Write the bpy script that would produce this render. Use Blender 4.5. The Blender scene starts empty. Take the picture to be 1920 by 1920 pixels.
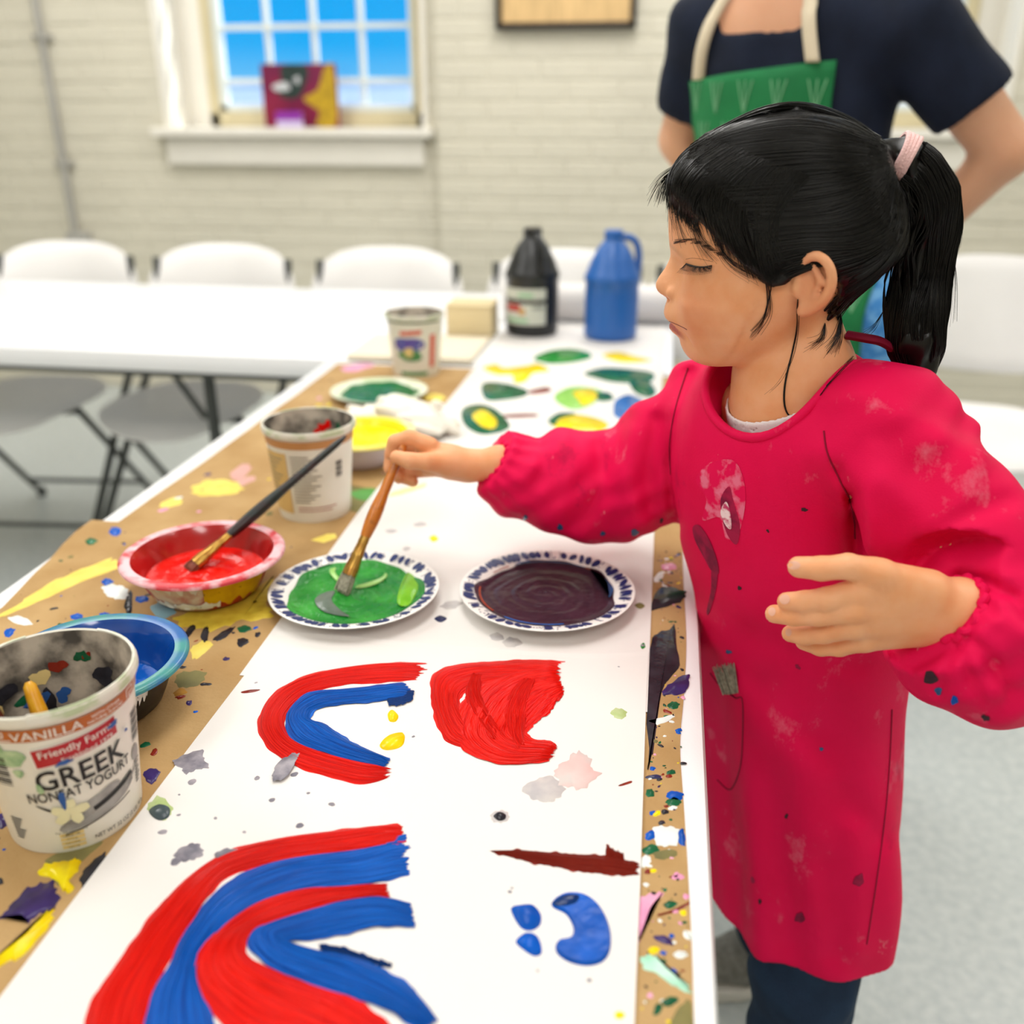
import bpy, bmesh, math, random
import numpy as np
from mathutils import Vector, Matrix
from mathutils.bvhtree import BVHTree
from math import sin, cos, pi, radians

S = bpy.context.scene
COL = S.collection
# ------------------------------------------------------------------ camera
FPX = 1775.0; PITCH = radians(22.8); YAW = radians(9.0); CAMZ = 1.21
cd = bpy.data.cameras.new('camera'); cam = bpy.data.objects.new('camera', cd); COL.objects.link(cam)
cam.location = (0, 0, CAMZ); cam.rotation_euler = (radians(90) - PITCH, 0, YAW)
cd.sensor_width = 36; cd.lens = 36 * FPX / 1920; cd.clip_start = 0.02
cd.dof.use_dof = True; cd.dof.focus_distance = 0.80; cd.dof.aperture_fstop = 3.1
S.camera = cam
# ------------------------------------------------------------------ world, sun, lamps, exposure
W = bpy.data.worlds.new('world'); S.world = W; W.use_nodes = True
nt = W.node_tree; nt.nodes.clear()
_tc = nt.nodes.new('ShaderNodeTexCoord'); _sx = nt.nodes.new('ShaderNodeSeparateXYZ'); _rp = nt.nodes.new('ShaderNodeValToRGB')
_bg = nt.nodes.new('ShaderNodeBackground'); _ow = nt.nodes.new('ShaderNodeOutputWorld')
_rp.color_ramp.elements[0].position = 0.0; _rp.color_ramp.elements[0].color = (.25, .66, 1, 1)
_rp.color_ramp.elements[1].position = 0.6; _rp.color_ramp.elements[1].color = (.0, .22, .85, 1)
_e = _rp.color_ramp.elements.new(.06); _e.color = (.0, .43, 1, 1)
nt.links.new(_tc.outputs['Generated'], _sx.inputs[0]); nt.links.new(_sx.outputs['Z'], _rp.inputs[0])
nt.links.new(_rp.outputs[0], _bg.inputs[0]); nt.links.new(_bg.outputs[0], _ow.inputs[0]); _bg.inputs[1].default_value = 1.35
sd = bpy.data.lights.new('sun', 'SUN'); sd.energy = 9.0; sd.angle = radians(2); sd.color = (1, .97, .92)
sun = bpy.data.objects.new('sun', sd); COL.objects.link(sun)
sun.rotation_euler = Vector((-.75, -.42, -1.0)).to_track_quat('-Z', 'Y').to_euler()
LAMPS = [(-2.2, 3.0, 30), (-.2, 3.0, 30), (1.8, 3.0, 22), (-2.2, 1.0, 30), (-.35, 1.15, 26), (1.8, .9, 22), (-1.6, -1.2, 26), (.6, -1.2, 30)]
for lx, ly, le in LAMPS:
    ld = bpy.data.lights.new('ceiling_lamp', 'AREA'); ld.shape = 'RECTANGLE'; ld.size = .6; ld.size_y = 1.2
    ld.energy = le; ld.color = (1, .975, .945)
    lo = bpy.data.objects.new('ceiling_lamp', ld); COL.objects.link(lo); lo.location = (lx, ly, 2.66)
S.view_settings.view_transform = 'Standard'; S.view_settings.look = 'None'
S.view_settings.gamma = 1; S.view_settings.use_curve_mapping = False; S.view_settings.exposure = -0.30

# ------------------------------------------------------------------ helpers
RN = random.Random(7); NR = np.random.RandomState(5)
_f = np.array([-sin(YAW) * cos(PITCH), cos(YAW) * cos(PITCH), -sin(PITCH)])
_r = np.array([cos(YAW), sin(YAW), 0.]); _u = np.cross(_r, _f); CAM = np.array([0, 0, CAMZ])
def ray(px, py): return _f * FPX + _r * (px - 960) - _u * (py - 960)
def atZ(px, py, z=.73): d = ray(px, py); return CAM + d * ((z - CAMZ) / d[2])      # a point of the real plane z
def atY(px, py, y): d = ray(px, py); return CAM + d * (y / d[1])                   # a point of the real plane y
def crom(pts, n=8, closed=False):
    P = np.array(pts, float); m = len(P); out = []
    rng = range(m) if closed else range(m - 1)
    for i in rng:
        if closed: a, b, c, d = P[(i - 1) % m], P[i], P[(i + 1) % m], P[(i + 2) % m]
        else: a, b, c, d = P[max(i - 1, 0)], P[i], P[i + 1], P[min(i + 2, m - 1)]
        for k in range(n):
            t = k / n
            out.append(.5 * (2 * b + (c - a) * t + (2 * a - 5 * b + 4 * c - d) * t * t + (3 * b - a - 3 * c + d) * t ** 3))
    if not closed: out.append(P[-1])
    return np.array(out)

def srgb(h):
    if isinstance(h, str):
        c = [int(h[i:i + 2], 16) / 255 for i in (0, 2, 4)]
        return tuple(x / 12.92 if x <= .04045 else ((x + .055) / 1.055) ** 2.4 for x in c)
    return h
MATS = {}
def mat(name, color, rough=.5, spec=.5, metal=0, coat=0, var=0, vscale=20, col2=None, bump=0, bscale=200, stretch=None,
        uv=False, sss=0, detail=4, sheen=0, trans=0, bdist=.01, lo=.35, hi=.65, voro=False):
    if name in MATS: return MATS[name]
    m = bpy.data.materials.new(name); m.use_nodes = True; t = m.node_tree; b = t.nodes['Principled BSDF']
    c = srgb(color); b.inputs['Base Color'].default_value = (*c, 1)
    b.inputs['Roughness'].default_value = rough; b.inputs['Specular IOR Level'].default_value = spec
    b.inputs['Metallic'].default_value = metal; b.inputs['Coat Weight'].default_value = coat
    b.inputs['Coat Roughness'].default_value = .08
    if sss:
        b.inputs['Subsurface Weight'].default_value = sss; b.inputs['Subsurface Radius'].default_value = (1, .35, .18)
        b.inputs['Subsurface Scale'].default_value = .006
    if sheen: b.inputs['Sheen Weight'].default_value = sheen
    if trans: b.inputs['Transmission Weight'].default_value = trans
    tc = t.nodes.new('ShaderNodeTexCoord'); mp = t.nodes.new('ShaderNodeMapping')
    t.links.new(tc.outputs['UV' if uv else 'Object'], mp.inputs[0])
    if stretch: mp.inputs['Scale'].default_value = stretch
    if var or col2:
        n = t.nodes.new('ShaderNodeTexNoise'); n.inputs['Scale'].default_value = vscale; n.inputs['Detail'].default_value = detail
        t.links.new(mp.outputs[0], n.inputs[0]); r = t.nodes.new('ShaderNodeValToRGB')
        r.color_ramp.elements[0].position = lo; r.color_ramp.elements[1].position = hi
        if col2: k0, k1 = c, srgb(col2)
        else: k0, k1 = [x * (1 - var) for x in c], [min(1, x * (1 + var)) for x in c]
        r.color_ramp.elements[0].color = (*k0, 1); r.color_ramp.elements[1].color = (*k1, 1)
        t.links.new(n.outputs['Fac'], r.inputs[0]); t.links.new(r.outputs[0], b.inputs['Base Color'])
    if bump:
        if voro: n2 = t.nodes.new('ShaderNodeTexVoronoi'); o2 = n2.outputs['Distance']
        else: n2 = t.nodes.new('ShaderNodeTexNoise'); n2.inputs['Detail'].default_value = 3; o2 = n2.outputs['Fac']
        n2.inputs['Scale'].default_value = bscale
        t.links.new(mp.outputs[0], n2.inputs[0]); bp = t.nodes.new('ShaderNodeBump'); bp.inputs['Strength'].default_value = bump
        bp.inputs['Distance'].default_value = bdist
        t.links.new(o2, bp.inputs['Height']); t.links.new(bp.outputs[0], b.inputs['Normal'])
    MATS[name] = m; return m

def tag(o, label, cat, group=None, kind=None):
    o['label'] = label; o['category'] = cat
    if group: o['group'] = group
    if kind: o['kind'] = kind
    return o
def thing(name, loc=(0, 0, 0), rz=0, label=None, cat=None, group=None):
    o = bpy.data.objects.new(name, None); COL.objects.link(o); o.location = tuple(loc); o.rotation_euler = (0, 0, rz)
    o.empty_display_size = .05
    if label: tag(o, label, cat, group)
    return o
class MB:
    def __init__(s): s.v = []; s.f = []; s.uv = []; s.m = []; s.ok = False
    def add(s, v, f, uv=None, mi=0):
        o = len(s.v); s.v += [tuple(map(float, p)) for p in v]; s.f += [tuple(i + o for i in q) for q in f]
        s.uv += [tuple(q) for q in uv] if uv is not None else [(p[0], p[1]) for p in v]; s.m += [mi] * len(f); return s
    def box(s, a, b, mi=0):
        (x0, y0, z0), (x1, y1, z1) = a, b
        v = [(x, y, z) for z in (z0, z1) for y in (y0, y1) for x in (x0, x1)]
        return s.add(v, [(0, 2, 3, 1), (4, 5, 7, 6), (0, 1, 5, 4), (2, 6, 7, 3), (0, 4, 6, 2), (1, 3, 7, 5)], mi=mi)
    def bbox(s, a, b, e=.004, mi=0):     # box with chamfered edges
        (x0, y0, z0), (x1, y1, z1) = a, b; e = min(e, (x1 - x0) / 2.2, (y1 - y0) / 2.2, (z1 - z0) / 2.2)
        bm = bmesh.new(); bmesh.ops.create_cube(bm, size=1)
        for q in bm.verts: q.co = Vector((x0 + (q.co.x + .5) * (x1 - x0), y0 + (q.co.y + .5) * (y1 - y0), z0 + (q.co.z + .5) * (z1 - z0)))
        bmesh.ops.bevel(bm, geom=bm.edges[:], offset=e, segments=2, affect='EDGES', profile=.6)
        bm.verts.index_update(); s.add([q.co for q in bm.verts], [[q.index for q in f.verts] for f in bm.faces], mi=mi); bm.free(); return s
    def tube(s, pts, r, n=8, cap=True, flat=1.0, mi=0):
        P = np.array(pts, float); m = len(P); R = np.full(m, r) if np.isscalar(r) else np.array(r, float)
        T = np.gradient(P, axis=0); T /= np.linalg.norm(T, axis=1)[:, None] + 1e-12
        up = np.array([0, 0, 1.]) if abs(T[0][2]) < .9 else np.array([1., 0, 0]); V = []; UV = []
        N = np.cross(T[0], up); N /= np.linalg.norm(N)
        for i in range(m):
            N = N - T[i] * (N @ T[i]); N /= np.linalg.norm(N) + 1e-12; B = np.cross(T[i], N)
            for k in range(n):
                a = 2 * pi * k / n; V.append(P[i] + R[i] * (cos(a) * N + flat * sin(a) * B)); UV.append((i / (m - 1), k / n))
        F = [(i * n + k, i * n + (k + 1) % n, (i + 1) * n + (k + 1) % n, (i + 1) * n + k) for i in range(m - 1) for k in range(n)]
        if cap: F += [tuple(range(n))[::-1], tuple((m - 1) * n + k for k in range(n))]
        return s.add(V, F, UV, mi)
    def lathe(s, prof, n=48, c=(0, 0, 0), close=False, mi=0, a0=0, a1=2 * pi, cap=False):
        m = len(prof); full = abs(a1 - a0 - 2 * pi) < 1e-6; k = n if full else n + 1; V = []; UV = []
        for i, (r, z) in enumerate(prof):
            for j in range(k):
                a = a0 + (a1 - a0) * j / n; V.append((c[0] + r * cos(a), c[1] + r * sin(a), c[2] + z)); UV.append((j / n, i / max(1, m - 1)))
        F = []
        for i in range(m - 1 + (1 if close else 0)):
            for j in range(n):
                j2 = (j + 1) % k; i2 = (i + 1) % m; F.append((i * k + j, i * k + j2, i2 * k + j2, i2 * k + j))
        if not close and full:
            if cap and prof[-1][0] > 1e-6: F.append(tuple((m - 1) * k + j for j in range(k)))
        return s.add(V, F, UV, mi)
    def build(s, name, m, parent=None, local=False, smooth=True, angle=40):
        me = bpy.data.meshes.new(name); me.from_pydata(s.v, [], s.f)
        ul = me.uv_layers.new(name='UVMap'); li = np.empty(len(me.loops), np.int32); me.loops.foreach_get('vertex_index', li)
        ul.data.foreach_set('uv', np.array(s.uv, np.float32)[li].ravel())
        for q in (m if isinstance(m, (list, tuple)) else [m]): me.materials.append(q)
        if any(s.m): me.polygons.foreach_set('material_index', np.array(s.m, np.int32))
        if smooth:
            me.polygons.foreach_set('use_smooth', np.ones(len(me.polygons), bool))
            if angle and angle < 180: me.set_sharp_from_angle(angle=radians(angle))
        me.validate(); me.update()
        return link(name, me, parent, local)
def link(name, me, parent=None, local=False):
    o = bpy.data.objects.new(name, me); COL.objects.link(o)
    if parent:
        o.parent = parent
        if not local:
            r = parent
            M = Matrix.Identity(4)
            while r: M = (Matrix.Translation(r.location) @ r.rotation_euler.to_matrix().to_4x4() @ Matrix.Diagonal((*r.scale, 1))) @ M if r.type == 'EMPTY' else M; r = r.parent
            o.matrix_parent_inverse = M.inverted() if parent.type == 'EMPTY' else Matrix.Identity(4)
    return o
def copy_tree(o, parent=None):
    c = o.copy(); COL.objects.link(c); c.parent = parent
    for ch in o.children: copy_tree(ch, c)
    return c
def structure(o): o['kind'] = 'structure'; return o

# ---- implicit surfaces -> meshes (sparse surface nets)
def smin(a, b, k):
    h = np.clip(.5 + .5 * (b - a) / k, 0, 1); return b + (a - b) * h - k * h * (1 - h)
def smax(a, b, k): return -smin(-a, -b, k)
def rc(P, a, b, ra, rb):
    a = np.asarray(a, float); b = np.asarray(b, float); d = b - a; t = np.clip(((P - a) @ d) / (d @ d + 1e-12), 0, 1)
    w = P - a; w -= t[:, None] * d; return np.sqrt(np.einsum('ij,ij->i', w, w)) - (ra + (rb - ra) * t)
def within(P, lo, hi, fn, default=.2, pad=.05):     # evaluate fn only near its own box
    m = ((P > np.asarray(lo) - pad) & (P < np.asarray(hi) + pad)).all(1); o = np.full(len(P), default)
    if m.any(): o[m] = fn(P[m])
    return o
class Strands:
    def __init__(s): s.V = []; s.F = []; s.n = 0
    def tube(s, pts, r, n=3, cap=False):
        P = np.asarray(pts, float); R = np.asarray(r, float)[:, None]; T = np.gradient(P, axis=0); up = np.array([.3, .2, .93]) if abs(T[0, 2]) < .7 * np.linalg.norm(T[0]) else np.array([.9, .4, .1])
        N = np.cross(T, up); N /= np.linalg.norm(N, axis=1)[:, None] + 1e-12; B = np.cross(T, N); B /= np.linalg.norm(B, axis=1)[:, None] + 1e-12; m = len(P)
        s.V.append(np.stack([P + R * N, P + R * (-.5 * N + .866 * B), P + R * (-.5 * N - .866 * B)], 1).reshape(-1, 3))
        i = np.arange(m - 1)[:, None] * 3; k = np.arange(3)[None]; k2 = (k + 1) % 3; s.F.append((s.n + np.stack([i + k, i + k2, i + 3 + k2, i + 3 + k], -1)).reshape(-1, 4)); s.n += 3 * m
    def build(s, name, m, parent): return quad_mesh(name, np.concatenate(s.V), np.concatenate(s.F), m, parent)
def chain(P, pts, rad, k=.006):
    o = None
    for i in range(len(pts) - 1):
        q = rc(P, pts[i], pts[i + 1], rad[i], rad[i + 1]); o = q if o is None else smin(o, q, k)
    return o
def ell(P, c, r, R=None):
    q = P - np.asarray(c, float)
    if R is not None: q = q @ np.asarray(R, float).T     # rows of R: local axes
    r = np.asarray(r, float); k0 = np.linalg.norm(q / r, axis=1); k1 = np.linalg.norm(q / r ** 2, axis=1) + 1e-9
    return k0 * (k0 - 1) / k1
def frame(fwd, up=(0, 0, 1)):
    a = np.array(fwd, float); a /= np.linalg.norm(a); l = np.cross(up, a); l /= np.linalg.norm(l); return np.array([a, l, np.cross(a, l)])
def polygonize(f, lo, hi, h, B=8, margin=1.8):
    lo = np.array(lo, float); hi = np.array(hi, float); nb = np.ceil((hi - lo) / (h * B)).astype(int)
    g = np.stack(np.meshgrid(*[np.arange(k) for k in nb], indexing='ij'), -1).reshape(-1, 3)
    cen = lo + (g + .5) * h * B; val = np.concatenate([f(c) for c in np.array_split(cen, max(1, len(cen) // 60000))])
    g = g[np.abs(val) < h * B * .87 * margin + .004]
    dim = nb * B + 2
    o = np.stack(np.meshgrid(*[np.arange(B + 1)] * 3, indexing='ij'), -1).reshape(-1, 3)
    cid, cpos, quads = [], [], []
    corners = [(i, j, k) for i in (0, 1) for j in (0, 1) for k in (0, 1)]
    edges = [(a, b) for a in range(8) for b in range(a + 1, 8) if sum(abs(x - y) for x, y in zip(corners[a], corners[b])) == 1]
    for gg in np.array_split(g, max(1, len(g) // 150)):
        if not len(gg): continue
        idx = gg[:, None, :] * B + o[None]; V = f((lo + idx.reshape(-1, 3) * h)).reshape(len(gg), B + 1, B + 1, B + 1)
        keep = (V.min((1, 2, 3)) < 0) & (V.max((1, 2, 3)) >= 0); V = V[keep]; gg = gg[keep]
        if not len(gg): continue
        C8 = np.stack([V[:, i:i + B, j:j + B, k:k + B] for i, j, k in corners], -1)
        neg = C8 < 0; act = neg.any(-1) & ~neg.all(-1); bi, ci, cj, ck = np.nonzero(act); c8 = C8[bi, ci, cj, ck]
        acc = np.zeros((len(bi), 3)); cnt = np.zeros(len(bi))
        for a, b in edges:
            va, vb = c8[:, a], c8[:, b]; x = (va < 0) != (vb < 0); t = np.where(x, va / np.where(x, va - vb, 1), 0)
            pa = np.array(corners[a], float); pb = np.array(corners[b], float)
            acc += np.where(x[:, None], pa + t[:, None] * (pb - pa), 0); cnt += x
        base = gg[bi] * B + np.stack([ci, cj, ck], -1)
        cid.append((base[:, 0] * dim[1] + base[:, 1]) * dim[2] + base[:, 2]); cpos.append(lo + (base + acc / cnt[:, None]) * h)
        for ax in range(3):
            s0 = [slice(0, B)] * 3; s1 = [slice(0, B)] * 3; s1[ax] = slice(1, B + 1)
            v0 = V[(slice(None), *s0)]; v1 = V[(slice(None), *s1)]; n0 = v0 < 0; n1 = v1 < 0
            e = np.nonzero(n0 != n1)
            if not len(e[0]): continue
            p = gg[e[0]] * B + np.stack(e[1:], -1); flip = n0[e]
            u, w = (ax + 1) % 3, (ax + 2) % 3; q = []
            for du, dw in ((0, 0), (-1, 0), (-1, -1), (0, -1)):
                c = p.copy(); c[:, u] += du; c[:, w] += dw; q.append((c[:, 0] * dim[1] + c[:, 1]) * dim[2] + c[:, 2])
            q = np.stack(q, -1); q[~flip] = q[~flip][:, ::-1]; quads.append(q)
    cid = np.concatenate(cid); cpos = np.concatenate(cpos); Q = np.concatenate(quads)
    od = np.argsort(cid); cid = cid[od]; cpos = cpos[od]
    loc = np.searchsorted(cid, Q); loc = np.clip(loc, 0, len(cid) - 1); ok = (cid[loc] == Q).all(1)
    return cpos, loc[ok]
def sdf_mesh(name, f, lo, hi, h, m, parent=None, relax=0):
    V, Q = polygonize(f, lo, hi, h)
    if relax:
        E = np.concatenate([Q[:, [0, 1]], Q[:, [1, 2]], Q[:, [2, 3]], Q[:, [3, 0]]]); E = np.concatenate([E, E[:, ::-1]])
        n = np.bincount(E[:, 0], minlength=len(V))[:, None] + 1e-9
        for _ in range(relax):
            A = np.stack([np.bincount(E[:, 0], V[E[:, 1], k], minlength=len(V)) for k in range(3)], -1) / n; V = V * .5 + A * .5
    return quad_mesh(name, V, Q, m, parent)
def quad_mesh(name, V, Q, m, parent=None):
    me = bpy.data.meshes.new(name); me.vertices.add(len(V)); me.vertices.foreach_set('co', V.ravel())
    me.loops.add(4 * len(Q)); me.loops.foreach_set('vertex_index', Q.ravel().astype(np.int32))
    me.polygons.add(len(Q)); me.polygons.foreach_set('loop_start', np.arange(0, 4 * len(Q), 4, dtype=np.int32))
    me.update(calc_edges=True); me.validate(); me.polygons.foreach_set('use_smooth', np.ones(len(me.polygons), bool))
    for q in (m if isinstance(m, (list, tuple)) else [m]): me.materials.append(q)
    return link(name, me, parent)
def bvh_of(o):
    me = o.data; return BVHTree.FromPolygons([v.co.copy() for v in me.vertices], [tuple(p.vertices) for p in me.polygons])
def cast(bvh, px, py, off=.001):            # the surface point of a thing on the sight line of a place in the photograph
    d = Vector(ray(px, py)).normalized(); h = bvh.ray_cast(Vector(CAM), d)
    if h[0] is None: return None
    n = h[1];  n = n if n.dot(d) < 0 else -n
    return np.array(h[0] + n * off)

# ---- paint and blobs that lie on a plane
def blob_loop(cx, cy, rx, ry, rot, seed, n=20, rag=.25):
    q = random.Random(seed); ph = [q.uniform(0, 6.28) for _ in range(4)]; out = []
    for k in range(n):
        a = 2 * pi * k / n; s = 1 + rag * (.5 * sin(2 * a + ph[0]) + .35 * sin(3 * a + ph[1]) + .3 * sin(5 * a + ph[2]) + q.uniform(-.2, .2))
        x, y = rx * s * cos(a), ry * s * sin(a); out.append((cx + x * cos(rot) - y * sin(rot), cy + x * sin(rot) + y * cos(rot)))
    return out
def add_patch(mb, loop, z, t=.0008, mi=0):          # a thin raised paint film with a rounded edge
    L = np.array(loop, float)[:, :2]
    A = np.sum(L[:, 0] * np.roll(L[:, 1], -1) - np.roll(L[:, 0], -1) * L[:, 1])
    if A < 0: L = L[::-1]
    T = np.roll(L, -1, 0) - np.roll(L, 1, 0); T /= np.linalg.norm(T, axis=1)[:, None] + 1e-9; N = np.stack([-T[:, 1], T[:, 0]], -1)
    n = len(L); e = min(.0012, t * 1.6); I = L + N * e
    V = [(x, y, z) for x, y in L] + [(x, y, z + t) for x, y in I]
    F = [(i, (i + 1) % n, n + (i + 1) % n, n + i) for i in range(n)] + [tuple(range(n, 2 * n))]
    mb.add(V, F, mi=mi)
def px_loop(pts, z=.73, n=5): return crom([atZ(x, y, z)[:2] for x, y in pts], n, True)
# ------------------------------------------------------------------ the room
M_wall = mat('painted_brick', 'd6d1c0', .55, .3, var=.05, vscale=1.2, bump=.25, bscale=60)
M_trim = mat('white_trim', 'eeeae0', .35, .4, var=.03, vscale=3, bump=.05, bscale=40)
M_frame = mat('beige_sash', 'cfc39f', .45, .4, var=.05, vscale=6)
M_sash = mat('pale_sash', 'dfe6e4', .4, .4, var=.03, vscale=6)
M_floor = mat('floor_vinyl', 'b4bcbc', .32, .5, col2='cbd0ce', vscale=55, detail=6, lo=.3, hi=.7, bump=.03, bscale=90)
M_ceil = mat('ceiling_tile', 'efece4', .9, .1, bump=.3, bscale=120)
XL, XR, YB, YF, ZC = -4.2, 3.2, -2.6, 4.1, 2.7
structure(MB().box((XL - .2, YB - .2, -.1), (XR + .2, YF + .5, 0)).build('floor', M_floor))
structure(MB().box((XL - .2, YB - .2, ZC), (XR + .2, YF + .34, ZC + .1)).build('ceiling', M_ceil))
structure(MB().box((XL - .2, YB - .2, 0), (XL, YF + .4, ZC)).build('wall_left', M_wall))
structure(MB().box((XR, YB - .2, 0), (XR + .2, YF + .4, ZC)).build('wall_right', M_wall))
structure(MB().box((XL, YB - .2, 0), (XR, YB, ZC)).build('wall_front', M_wall))
WIN = [(-2.15, -1.0), (.10, 1.235)]; WZ0, WZ1 = 1.15, 2.45; PIL = -.955
wb = MB(); xs = [XL, WIN[0][0], WIN[0][1], WIN[1][0], WIN[1][1], XR]
for i in range(5):
    if i in (1, 3):
        wb.box((xs[i], YF, 0), (xs[i + 1], YF + .34, WZ0)); wb.box((xs[i], YF, WZ1), (xs[i + 1], YF + .34, ZC))
    else: wb.box((xs[i], YF, 0), (xs[i + 1], YF + .34, ZC))
wall = structure(wb.build('wall_back', M_wall, smooth=False))
bk = MB(); pit = .074; row = 0; z = .004
def brick_faces(x0, x1, z0, z1, y0, d=.0035):
    e = .004
    bk.add([(x0, y0, z0), (x1, y0, z0), (x1, y0, z1), (x0, y0, z1), (x0 + e, y0 - d, z0 + e), (x1 - e, y0 - d, z0 + e), (x1 - e, y0 - d, z1 - e), (x0 + e, y0 - d, z1 - e)],
           [(4, 5, 6, 7), (0, 1, 5, 4), (1, 2, 6, 5), (2, 3, 7, 6), (3, 0, 4, 7)])
while z < ZC - pit:
    x = XL - (.105 if row % 2 else 0)
    while x < XR:
        a, b = max(x, XL), min(x + .202, XR); segs = [(a, b)]
        if z + .066 > WZ0 and z < WZ1:
            for w0, w1 in WIN:
                segs = [q for s0, s1 in segs for q in ((s0, min(s1, w0)), (max(s0, w1), s1)) if q[1] - q[0] > .02]
        for s0, s1 in segs: brick_faces(s0, s1, z, z + .064, YF + RN.uniform(-.0015, .001))
        x += .211
    z += pit; row += 1
bo = bk.build('brick_courses', M_wall, wall, smooth=False); bo['kind'] = 'stuff'
# a shallow pier of the same painted masonry between the windows
pier = MB().bbox((PIL, YF - .045, 0), (.06, YF + .02, ZC), .006)
pier_o = structure(pier.build('wall_pier', M_wall)); pk = MB(); bk = pk; z = .004; row = 0
while z < ZC - pit:
    x = PIL + .004 - (.105 if row % 2 else 0)
    while x < .056:
        a, b = max(x, PIL + .004), min(x + .202, .056)
        if b - a > .02: brick_faces(a, b, z, z + .064, YF - .045)
        x += .211
    z += pit; row += 1
po = pk.build('brick_courses', M_wall, pier_o, smooth=False); po['kind'] = 'stuff'
# glass
M_glass = bpy.data.materials.new('window_glass'); M_glass.use_nodes = True; t = M_glass.node_tree; t.nodes.clear()
_o = t.nodes.new('ShaderNodeOutputMaterial'); _m = t.nodes.new('ShaderNodeMixShader'); _tr = t.nodes.new('ShaderNodeBsdfTransparent'); _gl = t.nodes.new('ShaderNodeBsdfGlossy')
_gl.inputs['Roughness'].default_value = .03; _tr.inputs[0].default_value = (.95, .97, .97, 1)
_m.inputs[0].default_value = .05; t.links.new(_tr.outputs[0], _m.inputs[1]); t.links.new(_gl.outputs[0], _m.inputs[2]); t.links.new(_m.outputs[0], _o.inputs[0])
for wi, (w0, w1) in enumerate(WIN):
    W_ = structure(thing('window_%d' % (wi + 1), ((w0 + w1) / 2, YF + .2, WZ0)))
    MB().bbox((w0 - .04, YF - .075, WZ0 - .028), (w1 + .03, YF + .22, WZ0 + .006), .006).build('window_sill', M_trim, W_)
    MB().bbox((w0 + .005, YF - .035, WZ0 - .14), (w1 - .012, YF + .01, WZ0 - .03), .006).build('sill_apron', M_trim, W_)
    rv = MB()
    rv.box((w0 - .001, YF - .012, WZ0), (w0 + .02, YF + .3, WZ1)); rv.box((w1 - .02, YF - .012, WZ0), (w1 + .001, YF + .3, WZ1)); rv.box((w0, YF, WZ1 - .02), (w1, YF + .3, WZ1 + .001))
    rv.build('window_reveal', M_trim, W_)
    f0, f1 = w0 + .115, w1 - .05 if wi == 0 else w1 - .11
    if wi == 1: f0 = w0 + .05
    fr = MB(); fz0 = WZ0 + .005
    fr.bbox((w0 + .019, YF + .20, fz0), (f0, YF + .27, WZ1), .004); fr.bbox((f1, YF + .20, fz0), (w1 - .019, YF + .27, WZ1), .004)
    fr.build('window_casing', M_trim, W_)
    sb = MB(); ft = .048
    sb.bbox((f0, YF + .19, fz0), (f0 + ft, YF + .25, WZ1), .006); sb.bbox((f1 - ft, YF + .19, fz0), (f1, YF + .25, WZ1), .006); sb.bbox((f0, YF + .19, fz0), (f1, YF + .25, fz0 + .065), .006)
    sb.build('window_frame', M_frame, W_)
    s0, s1, sz = f0 + ft, f1 - ft, fz0 + .065
    st = MB(); st.bbox((s0, YF + .2, sz), (s0 + .035, YF + .235, WZ1), .004); st.bbox((s1 - .022, YF + .2, sz), (s1, YF + .235, WZ1), .004); st.bbox((s0, YF + .2, sz), (s1, YF + .235, sz + .03), .004)
    st.build('sash', M_sash, W_)
    gx0, gx1 = s0 + .035, s1 - .022; cols = [gx0 + (gx1 - gx0) * k / 4 for k in range(5)]; rows = [sz + .03, 1.343, 1.553, 1.763, 1.973, 2.183, 2.40]
    for k in (1, 2, 3): MB().bbox((cols[k] - .011, YF + .205, sz), (cols[k] + .011, YF + .23, WZ1), .003).build('muntin', M_sash, W_)
    for zr in rows[1:-1]: MB().bbox((gx0, YF + .206, zr - .011), (gx1, YF + .229, zr + .011), .003).build('muntin', M_sash, W_)
    for i in range(4):
        for j in range(len(rows) - 1):
            MB().box((cols[i] + .009, YF + .215, rows[j] + .009), (cols[i + 1] - .009, YF + .219, rows[j + 1] - .009)).build('pane', M_glass, W_)
M_out = mat('pale_render', 'f2f4f2', .8, .2, var=.06, vscale=.6)
ow = MB(); ow.box((-14, 12, -1), (9, 12.4, 1.44)); ow.bbox((-14.1, 11.9, 1.44), (9.1, 12.5, 1.56), .02)
structure(ow.build('wall_outside', M_out))
structure(MB().box((-16, 4.7, -1.2), (12, 16, -1.0)).build('ground_outside', M_out))

# ------------------------------------------------------------------ on the back wall
M_grey = mat('grey_metal_paint', 'a8a6a0', .45, .5, var=.06, vscale=8)
cdn = thing('wall_conduit', (-2.646, 4.07, .66), label='thin grey vertical pipe running down the pale wall left of the window', cat='pipe')
p_ = MB(); p_.tube([(-2.646, 4.072, .70), (-2.646, 4.072, 2.69)], .016, 12); p_.build('pipe', M_grey, cdn)
for zz in (1.0, 1.5, 2.1):
    q = MB(); q.tube([(-2.646, 4.072, zz), (-2.646, 4.072, zz + .02)], .021, 12); q.bbox((-2.69, 4.075, zz), (-2.602, 4.092, zz + .02), .002); q.build('pipe_clamp', M_grey, cdn)
q = MB(); q.bbox((-2.68, 4.045, .60), (-2.575, 4.093, .72), .006); q.build('junction_box', M_grey, cdn)
fw = thing('picture_frame', (-.42, 4.03, 1.5), label='dark framed tan picture hanging on the back wall beside the standing adult', cat='picture')
M_dark = mat('dark_frame', '2a211b', .4, .4); fx0, fx1, fz = -.70, -.165, 1.51
q = MB()
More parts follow.
